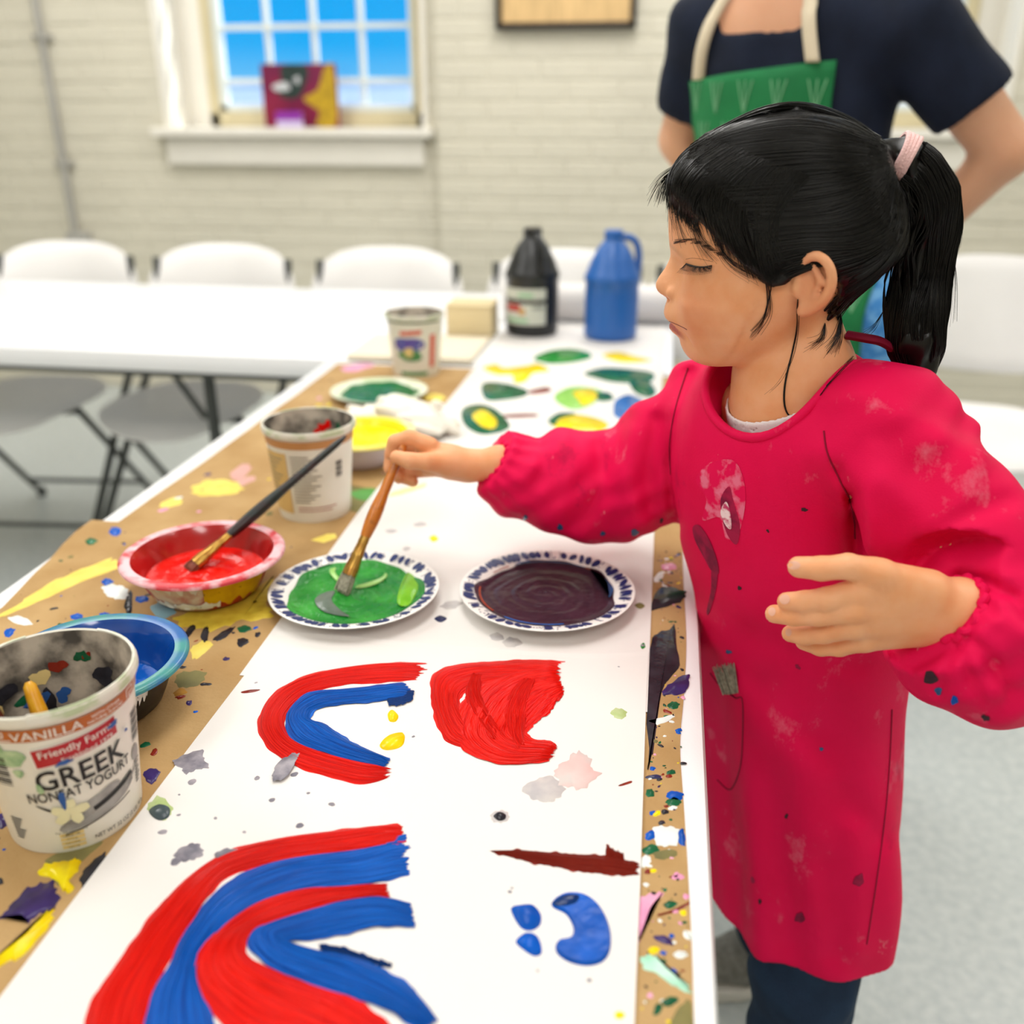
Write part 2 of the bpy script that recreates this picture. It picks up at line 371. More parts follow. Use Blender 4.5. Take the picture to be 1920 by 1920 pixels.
for a, b in (((fx0, 4.012, fz), (fx1, 4.044, fz + .022)), ((fx0, 4.012, fz), (fx0 + .022, 4.044, fz + .42)), ((fx1 - .022, 4.012, fz), (fx1, 4.044, fz + .42)), ((fx0, 4.012, fz + .40), (fx1, 4.044, fz + .42))): q.bbox(a, b, .003)
q.build('frame', M_dark, fw)
MB().box((fx0 + .01, 4.026, fz + .01), (fx1 - .01, 4.040, fz + .41)).build('picture', mat('tan_board', 'd9b783', .7, .2, var=.12, vscale=7, stretch=(6, 1, 1)), fw)
# canvas on the sill
cv = thing('canvas_painting', (-1.57, 4.2, 1.156), label='small magenta canvas with yellow and black shapes propped on the window sill', cat='painting')
cx0, cx1, cz0, cz1, cyy = -1.745, -1.415, 1.158, 1.405, 4.20
MB().bbox((cx0, cyy, cz0), (cx1, cyy + .02, cz1), .003).build('canvas', mat('canvas_maroon', '8e1f3f', .6, .3, col2='6d1742', vscale=9), cv)
def wall_patch(pts, y, m, nm, par, t=.0015):
    L = crom(pts, 5, True); n = len(L); mb = MB()
    mb.add([(a, y, b) for a, b in L] + [(a, y - t, b) for a, b in L], [tuple(range(2 * n - 1, n - 1, -1))] + [((i + 1) % n, i, n + i, n + (i + 1) % n) for i in range(n)])
    return mb.build(nm, m, par, smooth=False)
cc = lambda u, v: (cx0 + u * (cx1 - cx0), cz0 + v * (cz1 - cz0))
M_y = mat('mustard_paint', 'b8961c', .5, .4, var=.2, vscale=30); M_bk = mat('black_paint', '1d2a28', .4, .4, col2='2f4440', vscale=40); M_wt = mat('white_paint_dull', 'c9ccd0', .5, .4)
wall_patch([cc(.97, .96), cc(.97, .05), cc(.7, .03), cc(.75, .25), cc(.55, .45), cc(.75, .6), cc(.85, .9)], cyy, M_y, 'yellow_shape', cv)
wall_patch([cc(.3, .97), cc(.62, .97), cc(.6, .7), cc(.48, .48), cc(.3, .46), cc(.18, .6), cc(.27, .75)], cyy - .0006, M_bk, 'black_shape', cv)
wall_patch([cc(.15, .66), cc(.33, .72), cc(.38, .6), cc(.2, .58)], cyy - .0022, M_wt, 'white_shape', cv)
wall_patch([cc(.44, .77), cc(.52, .8), cc(.5, .68)], cyy - .0022, M_wt, 'white_shape', cv)
cdp = thing('small_card', (-1.61, 4.13, 1.156), label='small purple and white card standing in front of the magenta canvas', cat='card')
MB().bbox((-1.665, 4.128, 1.157), (-1.548, 4.134, 1.22), .001).build('card', mat('card_lilac', 'cdbfe4', .6, .2), cdp)
MB().box((-1.665, 4.1265, 1.185), (-1.548, 4.1285, 1.22)).build('card_print', mat('card_purple', '8a35a0', .6, .2), cdp)

# ------------------------------------------------------------------ folding chairs
M_plast = mat('white_plastic', 'f0eeec', .35, .45, var=.02, vscale=8, bump=.04, bscale=300)
M_leg = mat('dark_grey_tube', '4a4d4b', .4, .5, metal=.2)
def se_panel(w, h, t, pos, n=48, rings=7, ex=2.8):      # rounded panel; pos(u,v) -> centre point, normal
    mb = MB(); V = []; F = []
    for side in (1, -1):
        for i in range(rings + 1):
            s = i / rings
            for k in range(n):
                a = 2 * pi * k / n; c, q = cos(a), sin(a)
                u = w / 2 * s * math.copysign(abs(c) ** (2 / ex), c); v = h / 2 * s * math.copysign(abs(q) ** (2 / ex), q)
                p, nn = pos(u, v); th = t / 2 * (1 - .75 * max(0, (s - .8) / .2) ** 2); V.append(np.array(p) + np.array(nn) * th * side)
    m = (rings + 1) * n
    for i in range(rings):
        for k in range(n):
            a, b, c, d = i * n + k, i * n + (k + 1) % n, (i + 1) * n + (k + 1) % n, (i + 1) * n + k
            if i == 0: F += [(a, d, c)] if False else [(a, d, c, b)]
            else: F.append((a, d, c, b))
            F.append((m + a, m + b, m + c, m + d))
    for k in range(n): a, b = rings * n + k, rings * n + (k + 1) % n; F.append((a, m + a, m + b, b))
    return mb.add(V, F)
def make_chair(label, grp):
    r = thing('folding_chair', label=label, cat='chair', group=grp)
    def ps(u, v): return (u, v, .445 - .018 * (1 - (u / .22) ** 2) + .02 * max(0, (v - .1) / .1) ** 2 - .03 * max(0, (-v - .12) / .09) ** 2), (0, 0, 1)
    se_panel(.42, .42, .024, ps).build('seat', M_plast, r, True)
    def pb(u, v): return (u, .37 + .22 * v - .9 * u * u + .02, .675 + v), (0, -.97, .22)
    se_panel(.475, .325, .022, pb, ex=3.0).build('backrest', M_plast, r, True)
    for s in (-1, 1):
        MB().tube(crom([(s * .212, .372, .80), (s * .221, .33, .56), (s * .222, .18, .42), (s * .225, -.235, .012)], 8), .0115, 10).build('leg', M_leg, r, True)
        MB().tube([(s * .19, -.06, .425), (s * .20, .32, .012)], .0105, 10).build('leg', M_leg, r, True)
        for y_, x_ in ((-.235, .225), (.32, .20)): MB().lathe([(.0, 0), (.015, 0), (.015, .022), (.010, .03)], 10, (s * x_, y_, 0)).build('foot_cap', M_leg, r, True)
    MB().tube([(-.222, -.14, .095), (.222, -.14, .095)], .008, 8).build('crossbar', M_leg, r, True)
    MB().tube([(-.197, .26, .08), (.197, .26, .08)], .008, 8).build('crossbar', M_leg, r, True)
    MB().tube([(-.19, -.06, .418), (.19, -.06, .418)], .008, 8).build('crossbar', M_leg, r, True)
    return r
CH = [(-1.84, 2.44, .10, 'white folding chair behind the long white table, leftmost of the row, below the wall pipe'),
      (-1.345, 2.45, .03, 'white folding chair behind the long white table, second from the left, under the window'),
      (-.83, 2.46, .0, 'white folding chair behind the long white table, third from the left, left of the jugs'),
      (-.29, 2.50, .0, 'white folding chair whose back shows right behind the black jug'),
      (.20, 2.52, .0, 'white folding chair half hidden between the blue jug and the child\'s face'),
      (.86, 2.56, -.2, 'white folding chair standing alone at the right, behind the child\'s ponytail')]
ch0 = make_chair(CH[0][3], 'white folding chairs')
for i, (x, y, a, l) in enumerate(CH):
    c = ch0 if i == 0 else copy_tree(ch0)
    c.location = (x, y, 0); c.rotation_euler = (0, 0, a); c['label'] = l

# ------------------------------------------------------------------ tables
M_tab = mat('white_table_plastic', 'f1f2f4', .3, .5, var=.015, vscale=5, bump=.05, bscale=350)
def folding_table(x0, x1, y0, y1, label, along, legs):
    r = thing('folding_table', ((x0 + x1) / 2, (y0 + y1) / 2, 0), label=label, cat='table')
    m = MB(); m.bbox((x0, y0, .682), (x1, y1, .7295), .014); m.build('tabletop', M_tab, r)
    m = MB(); e = .05
    for a, b in (((x0 + e, y0 + e, .66), (x1 - e, y0 + e + .02, .684)), ((x0 + e, y1 - e - .02, .66), (x1 - e, y1 - e, .684)), ((x0 + e, y0 + e, .66), (x0 + e + .02, y1 - e, .684)), ((x1 - e - .02, y0 + e, .66), (x1 - e, y1 - e, .684))): m.bbox(a, b, .003)
    m.build('apron_frame', M_leg, r)
    L = (x1 - x0) if along == 'x' else (y1 - y0); Wd = (y1 - y0) if along == 'x' else (x1 - x0)
    for s in legs:
        sp = []
        for w_ in (.14, .86):
            p = (x0 + L * s, y0 + Wd * w_) if along == 'x' else (x0 + Wd * w_, y0 + L * s); sp.append(p)
            MB().tube([(p[0], p[1], .67), (p[0], p[1], 0.012)], .0135, 12).build('leg', M_leg, r)
            MB().lathe([(0, 0), (.018, 0), (.018, .03), (.0135, .036)], 12, (p[0], p[1], 0)).build('foot_cap', M_leg, r)
        MB().tube([(*sp[0], .16), (*sp[1], .16)], .010, 10).build('crossbar', M_leg, r)
        mid = ((sp[0][0] + sp[1][0]) / 2, (sp[0][1] + sp[1][1]) / 2); d = .32 * (1 if s < .5 else -1)
        MB().tube([(*mid, .17), (mid[0] + (d if along == 'x' else 0), mid[1] + (0 if along == 'x' else d), .665)], .009, 10).build('brace', M_leg, r)
    return r
folding_table(-2.34, .03, 1.90, 2.745, 'bare white plastic folding table standing crosswise in front of the wall', 'x', (.035, .55, .955))
folding_table(-.70, .058, .06, 1.892, 'white plastic folding table covered in brown paper where the child paints', 'y', (.16, .84))
# ------------------------------------------------------------------ papers on the painting table
TZ = .7297
M_kraft = mat('kraft_paper', 'a88555', .75, .2, col2='b89767', vscale=14, detail=8, bump=.12, bscale=260)
M_paper = mat('white_paper', 'e3dfdb', .6, .3, var=.012, vscale=5, bump=.02, bscale=400)
def sheet(name, loop, z, t, m, label, cat='paper', group=None, curl=None):
    mb = MB(); L = np.array(loop); n = len(L)
    mb.add([(x, y, z) for x, y in L] + [(x, y, z + t) for x, y in L], [tuple(range(n))[::-1], tuple(range(n, 2 * n))] + [(i, (i + 1) % n, n + (i + 1) % n, n + i) for i in range(n)])
    r = thing(name, (*L.mean(0), z), label=label, cat=cat, group=group); mb.build('sheet', m, r, smooth=False); return r
def wavy(p, q, n, amp, seed):
    rr = random.Random(seed); p = np.array(p, float); q = np.array(q, float); d = q - p; nn = np.array([-d[1], d[0]]) / (np.linalg.norm(d) + 1e-9)
    ph = [rr.uniform(0, 6) for _ in range(3)]
    return [p + d * i / n + nn * amp * (sin(ph[0] + 5 * i / n) + .5 * sin(ph[1] + 13 * i / n) + .3 * sin(ph[2] + 29 * i / n)) for i in range(n)]
KR = [(.0425, .10), (.0425, .40), (.041, .50), (.0385, .58), (.036, .66), (.040, .74), (.043, .84), (.041, 1.0), (.043, 1.3), (.038, 1.7)]
kA = [(x, y) for x, y in crom(KR, 5)] + wavy((.03, 1.86), (-.655, 1.86), 14, .002, 1) + wavy((-.662, 1.86), (-.668, .95), 20, .002, 2) + wavy((-.668, .95), (-.60, .10), 10, .001, 3)
kraft = sheet('kraft_paper_cover', kA, TZ + .0001, .0006, M_kraft, 'long brown kraft paper cover full of paint splatters on the painting table', 'paper cover')
kB = wavy((-.70, .14), (-.672, .785), 12, .002, 4) + wavy((-.672, .785), (-.708, 1.017), 6, .003, 5) + wavy((-.706, 1.02), (-.38, 1.0), 12, .003, 6) + [(-.34, .98), (-.33, .14)]
kraft2 = sheet('kraft_paper_sheet', kB, TZ + .0008, .0006, M_kraft, 'second brown paper sheet overhanging the left table edge under the red bowl', 'paper cover')
pw = [atZ(x, y)[:2] for x, y in ((520, 1190), (640, 1198), (800, 1213), (950, 1224), (1100, 1232), (1216, 1228))]
paperB = sheet('white_paper_roll_sheet', [(.008, .70), (.006, 1.2), (.008, 1.8), (.010, 2.34), (-.372, 2.34), (-.374, 1.6), (-.376, 1.1), (-.366, .70)], TZ + .0016, .0004, M_paper,
               'long white paper sheet with leaf paintings unrolled towards the jugs', 'paper')
ZP2 = TZ + .0022
paperA = sheet('white_painting_sheet', [(.0095, .16)] + [(.0085, .5), (.0065, .72)] + list(crom(pw, 4))[::-1] + [(-.361, .6), (-.359, .16)], ZP2, .0005, M_paper,
               'white paper sheet nearest the camera, painted with red and blue arches', 'painting')
ZB, ZA = TZ + .0020, ZP2 + .0005
# a soft thin shadow gap: the front sheet's far edge lifts a little
lip = MB(); C = crom(pw, 6); lip.add([(x, y - .006, ZA) for x, y in C] + [(x, y + .0012, ZA + .0009) for x, y in C] + [(x, y + .0012, ZA + .0005) for x, y in C],
    [(i, i + 1, len(C) + i + 1, len(C) + i)[::-1] for i in range(len(C) - 1)] + [(len(C) + i, len(C) + i + 1, 2 * len(C) + i + 1, 2 * len(C) + i)[::-1] for i in range(len(C) - 1)])
lip.build('curled_edge', M_paper, paperA)
lin = MB(); lin.tube([(x, y + .0013, ZA + .0002) for x, y in C], .00055, 5); lin.build('edge_shadow_line', mat('painted_edge_shadow', '3a3632', .7, .2), paperA)  # dark line laid along the sheet's edge, its shadow put in as colour

# ------------------------------------------------------------------ paint
def paint(name, c, c2=None, **k):
    kw = dict(rough=.26, spec=.14, coat=.0, col2=c2, vscale=3, stretch=(1.4, 9, 1), uv=True, bump=.8, bscale=3.4, bdist=.005, detail=3, lo=.3, hi=.7); kw.update(k)
    return mat(name, c, **kw)
P_red = paint('red_paint', 'cc0602', 'f21a0a'); P_blue = paint('blue_paint', '063f96', '0a68d2'); P_navy = paint('navy_paint', '12346e', '123f86')
P_brown = paint('brown_paint', '74180f', '8e2a1a')
def pool(name, c, c2=None, **k):
    kw = dict(rough=.18, spec=.16, coat=.0, col2=c2, vscale=55, bump=.12, bscale=70, detail=2); kw.update(k); return mat(name, c, **kw)
W_red = pool('wet_red', 'e0100a', 'ee2014', bump=.2); W_blue = pool('wet_blue', '0a58be', '084ca8', rough=.25, spec=.12); W_yel = pool('wet_yellow', 'f5df14', 'e8c60c'); W_grn = pool('wet_green', '1f7a2c', '2f9140')
W_dgr = pool('dark_green', '175236', '1f6a45'); W_wht = pool('wet_white', 'eef3ef', 'dfe6e4'); W_blk = pool('wet_black', '25242a', '34333a'); W_pur = pool('wet_purple', '40306a', '352850')
W_pnk = pool('pink_paint', 'e9a7c4', 'dd8fb4'); W_ora = pool('ochre_stain', 'a06c1c', 'b5852e', coat=0, rough=.6); W_mint = pool('mint_paint', 'bfe6d2', '9bd6b9')
W_gry = mat('grey_wash', 'c9c3bf', .55, .3, col2='b3aeb0', vscale=60); W_gr2 = mat('purple_grey_wash', 'a39ca3', .4, .3, col2='6b6874', vscale=70, detail=6); W_pkw = mat('pink_wash', 'dcb6b2', .55, .3, col2='cfc4c0', vscale=40)
W_lgr = mat('light_green_wash', 'c3cf9f', .5, .3, col2='a9bd78', vscale=80); W_brn = pool('rust_paint', '7a2318', '8c3020'); W_olv = mat('olive_stain', '8a8250', .7, .2, col2='6f6a44', vscale=30)

def stroke(par, A, B, m, z, t=.0030, rag=.05, rows=34, cols=90, seed=1, name='paint_stroke', end=(1, 1)):
    """a brush stroke between two edge lines (places on the paper) with ragged bristle ends and ridges"""
    rr = np.random.RandomState(seed); a = crom([atZ(x, y, z)[:2] for x, y in A], 12); b = crom([atZ(x, y, z)[:2] for x, y in B], 12)
    def resamp(P, n):
        s = np.concatenate([[0], np.cumsum(np.linalg.norm(np.diff(P, axis=0), axis=1))]); q = np.linspace(0, s[-1], n); return np.stack([np.interp(q, s, P[:, k]) for k in (0, 1)], -1)
    a = resamp(a, 120); b = resamp(b, 120); L = np.sum(np.linalg.norm(np.diff((a + b) / 2, axis=0), axis=1))
    sm = lambda k: np.convolve(rr.rand(rows + 8), np.ones(k) / k, 'same')[4:-4]
    e0 = rag * end[0] * (sm(3) + .6 * rr.rand(rows) - .5); e1 = 1 - rag * end[1] * (sm(3) + .6 * rr.rand(rows) - .5); ridge = sm(2); V = []; UV = []
    ridge = (ridge - ridge.min()) / (np.ptp(ridge) + 1e-6)
    wob = rr.uniform(0, 6, (2, 4))
    for i in range(rows):
        w = i / (rows - 1); u = np.linspace(e0[i], e1[i], cols); uu = np.clip(u, 0, 1) * 119; k = np.clip(uu.astype(int), 0, 118); f = (uu - k)[:, None]
        pa = a[k] * (1 - f) + a[k + 1] * f; pb = b[k] * (1 - f) + b[k + 1] * f
        over = (u - np.clip(u, 0, 1))[:, None] * L; tg = np.where(u[:, None] < .5, a[1] + b[1] - a[0] - b[0], a[-1] + b[-1] - a[-2] - b[-2]); tg = tg / (np.linalg.norm(tg, axis=1)[:, None] + 1e-9)
        wv = w
        if i in (0, rows - 1):
            jj = .0008 * (np.sin(u * 23 + wob[0 if i else 1, 0]) + .7 * np.sin(u * 51 + wob[0, 1]) + .5 * np.sin(u * 97 + wob[1, 2])); dirv = (pb - pa) / (np.linalg.norm(pb - pa, axis=1)[:, None] + 1e-9) * (1 if i else -1)
        else: jj = 0 * u; dirv = pa * 0
        p = pa * (1 - wv) + pb * wv + tg * over + dirv * jj[:, None]
        edge = min(1, 5 * min(w, 1 - w)); h = z + t * (.15 + (.45 + .4 * ridge[i] + .15 * np.sin(u * 9 + wob[0, 3]) * np.sin(w * 7 + u * 4)) * edge) * np.clip(np.minimum(u - e0[i], e1[i] - u) * 25, .1, 1)
        if i in (0, rows - 1): h = np.full(cols, z)
        V += [(x, y, q) for (x, y), q in zip(p, h)]; UV += [(q, w) for q in u]
    F = [(i * cols + j, i * cols + j + 1, (i + 1) * cols + j + 1, (i + 1) * cols + j) for i in range(rows - 1) for j in range(cols - 1)]
    v0, v1, v2 = (np.array(V[k]) for k in F[len(F) // 2][:3])
    if np.cross(v1 - v0, v2 - v0)[2] < 0: F = [q[::-1] for q in F]
    return MB().add(V, F, UV).build(name, m, par, angle=180)
# big arch
stroke(paperA, [(752, 1543), (640, 1556), (520, 1572), (420, 1600), (340, 1655), (270, 1735), (215, 1810), (170, 1880), (150, 1990)], [(768, 1592), (660, 1602), (540, 1618), (440, 1640), (395, 1680), (350, 1745), (320, 1800), (292, 1860), (262, 1990)], P_red, ZA, seed=3, rag=.02)
stroke(paperA, [(765, 1560), (660, 1590), (540, 1608), (450, 1640), (395, 1680), (345, 1750), (315, 1810), (280, 1870), (255, 1990)], [(772, 1640), (690, 1660), (600, 1665), (500, 1695), (440, 1730), (400, 1780), (375, 1830), (400, 1900), (430, 1990)], P_blue, ZA + .0002, seed=4, rag=.03)
stroke(paperA, [(728, 1655), (640, 1662), (560, 1668), (490, 1688), (425, 1730), (370, 1780), (352, 1830), (380, 1880), (470, 1950), (700, 2010)], [(735, 1682), (650, 1695), (590, 1712), (530, 1732), (480, 1748), (462, 1780), (490, 1808), (560, 1835), (660, 1868), (780, 1960)], P_red, ZA + .0006, seed=6, rag=.015)
stroke(paperA, [(772, 1692), (700, 1680), (620, 1690), (540, 1712), (480, 1738), (466, 1770), (500, 1812), (590, 1850), (700, 1885), (800, 1935)], [(782, 1738), (720, 1738), (660, 1748), (600, 1760), (560, 1765), (545, 1768), (600, 1782), (690, 1802), (770, 1850), (822, 1912)], P_blue, ZA + .0009, seed=7, rag=.015)
stroke(paperA, [(595, 1770), (640, 1775), (690, 1792), (738, 1808)], [(600, 1782), (640, 1790), (690, 1806), (735, 1816)], P_navy, ZA + .0004, seed=8, t=.0006)
# the small arch
stroke(paperA, [(800, 1243), (720, 1243), (640, 1252), (570, 1268), (510, 1302), (484, 1350), (494, 1390), (540, 1432), (620, 1458), (690, 1470), (738, 1455)], [(790, 1275), (720, 1280), (650, 1285), (590, 1298), (555, 1322), (535, 1350), (545, 1380), (580, 1400), (640, 1418), (700, 1432), (732, 1438)], P_red, ZA, seed=11, rag=.03)
stroke(paperA, [(760, 1278), (700, 1286), (640, 1292), (580, 1298), (545, 1325), (534, 1355), (548, 1388), (600, 1410), (660, 1428), (725, 1440)], [(778, 1305), (710, 1315), (640, 1322), (595, 1330), (582, 1345), (590, 1352), (612, 1358), (650, 1385), (690, 1405), (734, 1424)], P_blue, ZA + .0007, seed=12, rag=.02)
stroke(paperA, [(722, 1302), (745, 1294), (778, 1294)], [(728, 1322), (750, 1322), (774, 1312)], P_navy, ZA + .0012, seed=13, t=.0006)
# the red field
stroke(paperA, [(1062, 1240), (1000, 1236), (930, 1240), (860, 1245), (815, 1262), (806, 1300), (815, 1345), (835, 1390), (880, 1405)], [(1030, 1295), (985, 1290), (950, 1285), (900, 1288), (870, 1300), (862, 1318), (870, 1345), (890, 1365), (910, 1380)], P_red, ZA, seed=21, rag=.05)
stroke(paperA, [(1050, 1250), (960, 1255), (900, 1280), (865, 1320), (850, 1370), (870, 1405), (920, 1430), (975, 1434), (1035, 1425)], [(1058, 1300), (1035, 1330), (1020, 1345), (1000, 1360), (990, 1372), (1000, 1384), (1015, 1388), (1035, 1390), (1046, 1400)], P_red, ZA + .0006, seed=22, rag=.03, rows=50)
stroke(paperA, [(985, 1270), (950, 1300), (935, 1340), (945, 1390), (970, 1420)], [(1010, 1270), (1000, 1310), (990, 1345), (985, 1375), (990, 1405)], P_red, ZA + .0012, seed=24, rag=.05)
stroke(paperA, [(885, 1262), (872, 1300), (890, 1350), (925, 1395)], [(905, 1262), (905, 1300), (925, 1345), (955, 1385)], P_red, ZA + .0012, seed=25, rag=.05)
# brown streak
stroke(paperA, [(918, 1595), (980, 1594), (1060, 1600), (1130, 1604), (1200, 1618)], [(920, 1597), (980, 1614), (1060, 1630), (1130, 1640), (1198, 1642)], P_brown, ZA, seed=31, rag=.03, t=.0009)
stroke(paperA, [(1136, 1580), (1150, 1592), (1170, 1600)], [(1134, 1612), (1150, 1614), (1172, 1616)], P_brown, ZA, seed=32, rag=.06, t=.0009, rows=14)
def film(par, pts, m, z, t=.0012, name='paint_blob', n=5):
    L = px_loop(pts, z, n)
    if name in ('water_stain', 'paint_splat'):      # ragged edges
        q = random.Random(int(pts[0][0] * 7 + pts[0][1])); c_ = L.mean(0); w_ = [1 + .07 * (sin(k * 1.9 + q.random()) + .8 * sin(k * .83) + q.uniform(-.9, .9)) for k in range(len(L))]; L = c_ + (L - c_) * np.array(w_)[:, None]
    mb = MB(); add_patch(mb, L, z, t); return mb.build(name, m, par, angle=60)
film(paperA, [(1036, 1690), (1060, 1676), (1095, 1678), (1125, 1700), (1143, 1740), (1144, 1780), (1130, 1803), (1100, 1811), (1065, 1803), (1043, 1785), (1046, 1765), (1070, 1758), (1075, 1740), (1062, 1715), (1038, 1702)], W_blue, ZA, .0022)
film(paperA, [(958, 1705), (975, 1698), (1000, 1698), (1014, 1715), (1012, 1735), (995, 1745), (975, 1738)], W_blue, ZA, .0018)
film(paperA, [(967, 1765), (985, 1750), (1008, 1756), (1016, 1785), (1002, 1793), (980, 1780)], W_blue, ZA, .0018)
film(paperA, [(1036, 1692), (1056, 1678), (1085, 1678), (1080, 1694), (1050, 1700)], pool('deep_blue', '0a2b5e', '0b3a7c'), ZA + .002, .0006)
film(paperA, [(727, 1338), (737, 1333), (747, 1342), (742, 1353), (730, 1352)], W_yel, ZA, .002); film(paperA, [(712, 1396), (730, 1380), (757, 1376), (756, 1396), (740, 1405), (720, 1406)], W_yel, ZA, .002)
film(paperA, [(1153, 1900), (1162, 1896), (1172, 1902), (1166, 1910), (1155, 1909)], W_yel, ZA, .001)
film(paperA, [(982, 1480), (1000, 1463), (1030, 1456), (1055, 1470), (1052, 1494), (1030, 1504), (1000, 1500)], W_gry, ZA, .0003, 'water_stain')
film(paperA, [(1040, 1450), (1060, 1425), (1085, 1410), (1104, 1418), (1110, 1440), (1125, 1452), (1100, 1475), (1075, 1480), (1050, 1470)], W_pkw, ZA + .0001, .0003, 'water_stain')
film(paperA, [(1146, 1335), (1158, 1327), (1174, 1334), (1172, 1345), (1154, 1347)], W_lgr, ZA, .0003, 'water_stain')
film(paperA, [(920, 1530), (932, 1519), (950, 1522), (955, 1534), (940, 1543), (924, 1540)], W_gry, ZA, .0003, 'water_stain'); film(paperA, [(925, 1530), (936, 1522), (948, 1527), (947, 1536), (935, 1539)], W_blk, ZA + .0003, .0009)
film(paperA, [(325, 1430), (350, 1412), (378, 1408), (384, 1425), (392, 1440), (372, 1442), (350, 1452), (340, 1442)], W_gr2, ZA, .0003, 'water_stain')
film(paperA, [(278, 1512), (300, 1492), (322, 1514), (318, 1530), (296, 1537)], W_lgr, ZA, .0003, 'water_stain'); film(paperA, [(280, 1518), (300, 1508), (318, 1515), (316, 1532), (300, 1538), (285, 1530)], pool('slate_drop', '3f4a50', '54605f'), ZA + .0003, .0012)
film(paperA, [(326, 1605), (345, 1585), (370, 1582), (382, 1598), (365, 1612), (340, 1615)], W_gr2, ZA, .0003, 'water_stain')
film(paperA, [(515, 1440), (535, 1418), (560, 1414), (548, 1440), (530, 1462), (512, 1460)], W_gr2, ZA + .0022, .0003, 'water_stain')
film(paperA, [(404, 1600), (432, 1590), (452, 1598), (430, 1620), (412, 1616)], W_gr2, ZA + .0014, .0003, 'water_stain')
film(paperA, [(452, 1297), (470, 1293), (488, 1293), (476, 1298), (456, 1300)], W_brn, ZA, .0006); film(paperA, [(1160, 1472), (1182, 1464), (1184, 1468), (1165, 1474)], W_brn, ZA, .0006)
dm = MB(); rr = random.Random(17)
for x, y, r_ in [(510, 1500, 5), (578, 1487, 3), (622, 1508, 5), (562, 1548, 6), (458, 1560, 3), (482, 1459, 5), (404, 1534, 3), (335, 1528, 3), (305, 1560, 6), (360, 1466, 7), (336, 1490, 2), (552, 1452, 6), (775, 1381, 3), (480, 1280, 3), (660, 1572, 5), (535, 1598, 5), (330, 1615, 8), (1105, 1838, 3), (1160, 1250, 2), (1008, 1820, 2), (956, 1672, 3), (960, 1665, 2), (1205, 1210, 4)]:
    p = atZ(x, y, ZA); s = r_ * .00045; add_patch(dm, blob_loop(p[0], p[1], s * 1.2, s, rr.uniform(0, 3), x, 12, .15), ZA, .0005)
dm.build('paint_specks', W_gr2, paperA)['kind'] = 'stuff'
# leaf paintings and drips on the long sheet
def lf(pts, m, t=.0005, name='painted_leaf', dz=0): return film(paperB, pts, m, ZB + dz, t, name)
lf([(1000, 672), (1030, 658), (1070, 654), (1105, 662), (1105, 672), (1070, 680), (1030, 682)], W_grn)
lf([(1130, 665), (1160, 660), (1190, 668), (1222, 676), (1180, 680), (1150, 676)], W_yel)
lf([(906, 690), (930, 683), (945, 690), (985, 686), (1010, 682), (1030, 695), (1000, 700), (985, 715), (965, 718), (960, 704), (930, 702)], W_yel)
lf([(1095, 700), (1130, 690), (1180, 692), (1225, 700), (1215, 718), (1160, 718), (1120, 710)], W_dgr)
lf([(905, 720), (940, 718), (985, 730), (985, 742), (945, 750), (910, 748)], W_dgr); lf([(990, 734), (1025, 726), (1032, 734), (1000, 739)], W_brn)
lf([(1040, 742), (1065, 727), (1100, 726), (1130, 735), (1115, 755), (1080, 768), (1050, 758)], mat('leaf_lime', '7cbb4a', .4, .4, col2='97cf5f', vscale=60)); lf([(1075, 735), (1110, 730), (1120, 745), (1095, 760), (1085, 750)], W_yel, dz=.0005)
lf([(1112, 738), (1140, 736), (1150, 748), (1125, 752)], W_dgr, dz=.0004)
lf([(866, 785), (870, 765), (900, 758), (930, 768), (955, 795), (945, 808), (910, 815), (880, 805)], W_dgr); lf([(885, 780), (905, 768), (930, 785), (928, 802), (905, 800)], W_yel, dz=.0005)
lf([(945, 778), (1000, 776), (1005, 781), (950, 783)], W_brn)
lf([(1030, 790), (1060, 776), (1110, 782), (1140, 795), (1125, 808), (1080, 808), (1045, 803)], W_yel); lf([(1028, 788), (1050, 774), (1080, 776), (1050, 785), (1040, 798)], W_dgr, dz=.0004)
lf([(1150, 770), (1155, 750), (1180, 740), (1210, 755), (1215, 780), (1180, 788), (1155, 782)], pool('leaf_blue', '2f62a8', '4a7dbf'))
lf([(1180, 712), (1215, 715), (1230, 735), (1215, 745), (1190, 735)], W_dgr, dz=.0003)
film(paperB, [(805, 1008), (815, 1004), (822, 1011), (812, 1016)], W_yel, ZB, .0009)
film(paperB, [(814, 1160), (826, 1154), (838, 1160), (826, 1167)], pool('navy_drop', '2a3050', '363c60'), ZB, .0009); film(paperB, [(1190, 1135), (1200, 1130), (1209, 1136), (1200, 1142)], W_olv, ZB, .0004)
film(paperB, [(1201, 1210), (1207, 1205), (1210, 1213), (1204, 1217)], W_grn, ZB, .0005)
for q in ([(775, 984), (790, 978), (800, 984), (788, 988)], [(722, 995), (735, 992), (745, 996), (733, 1000)], [(755, 1030), (762, 1024), (770, 1028), (762, 1033)], [(826, 1138), (845, 1126), (866, 1130), (850, 1142)], [(942, 1205), (960, 1194), (980, 1206), (960, 1214)], [(918, 1192), (935, 1186), (945, 1198), (928, 1202)]): film(paperB, q, W_gry, ZB, .0002, 'water_stain')
stroke(paperB, [(730, 925), (760, 915), (800, 905)], [(728, 932), (760, 925), (800, 912)], mat('thin_yellow', 'e8dca0', .6, .3), ZB, seed=41, t=.0004, rag=.1)

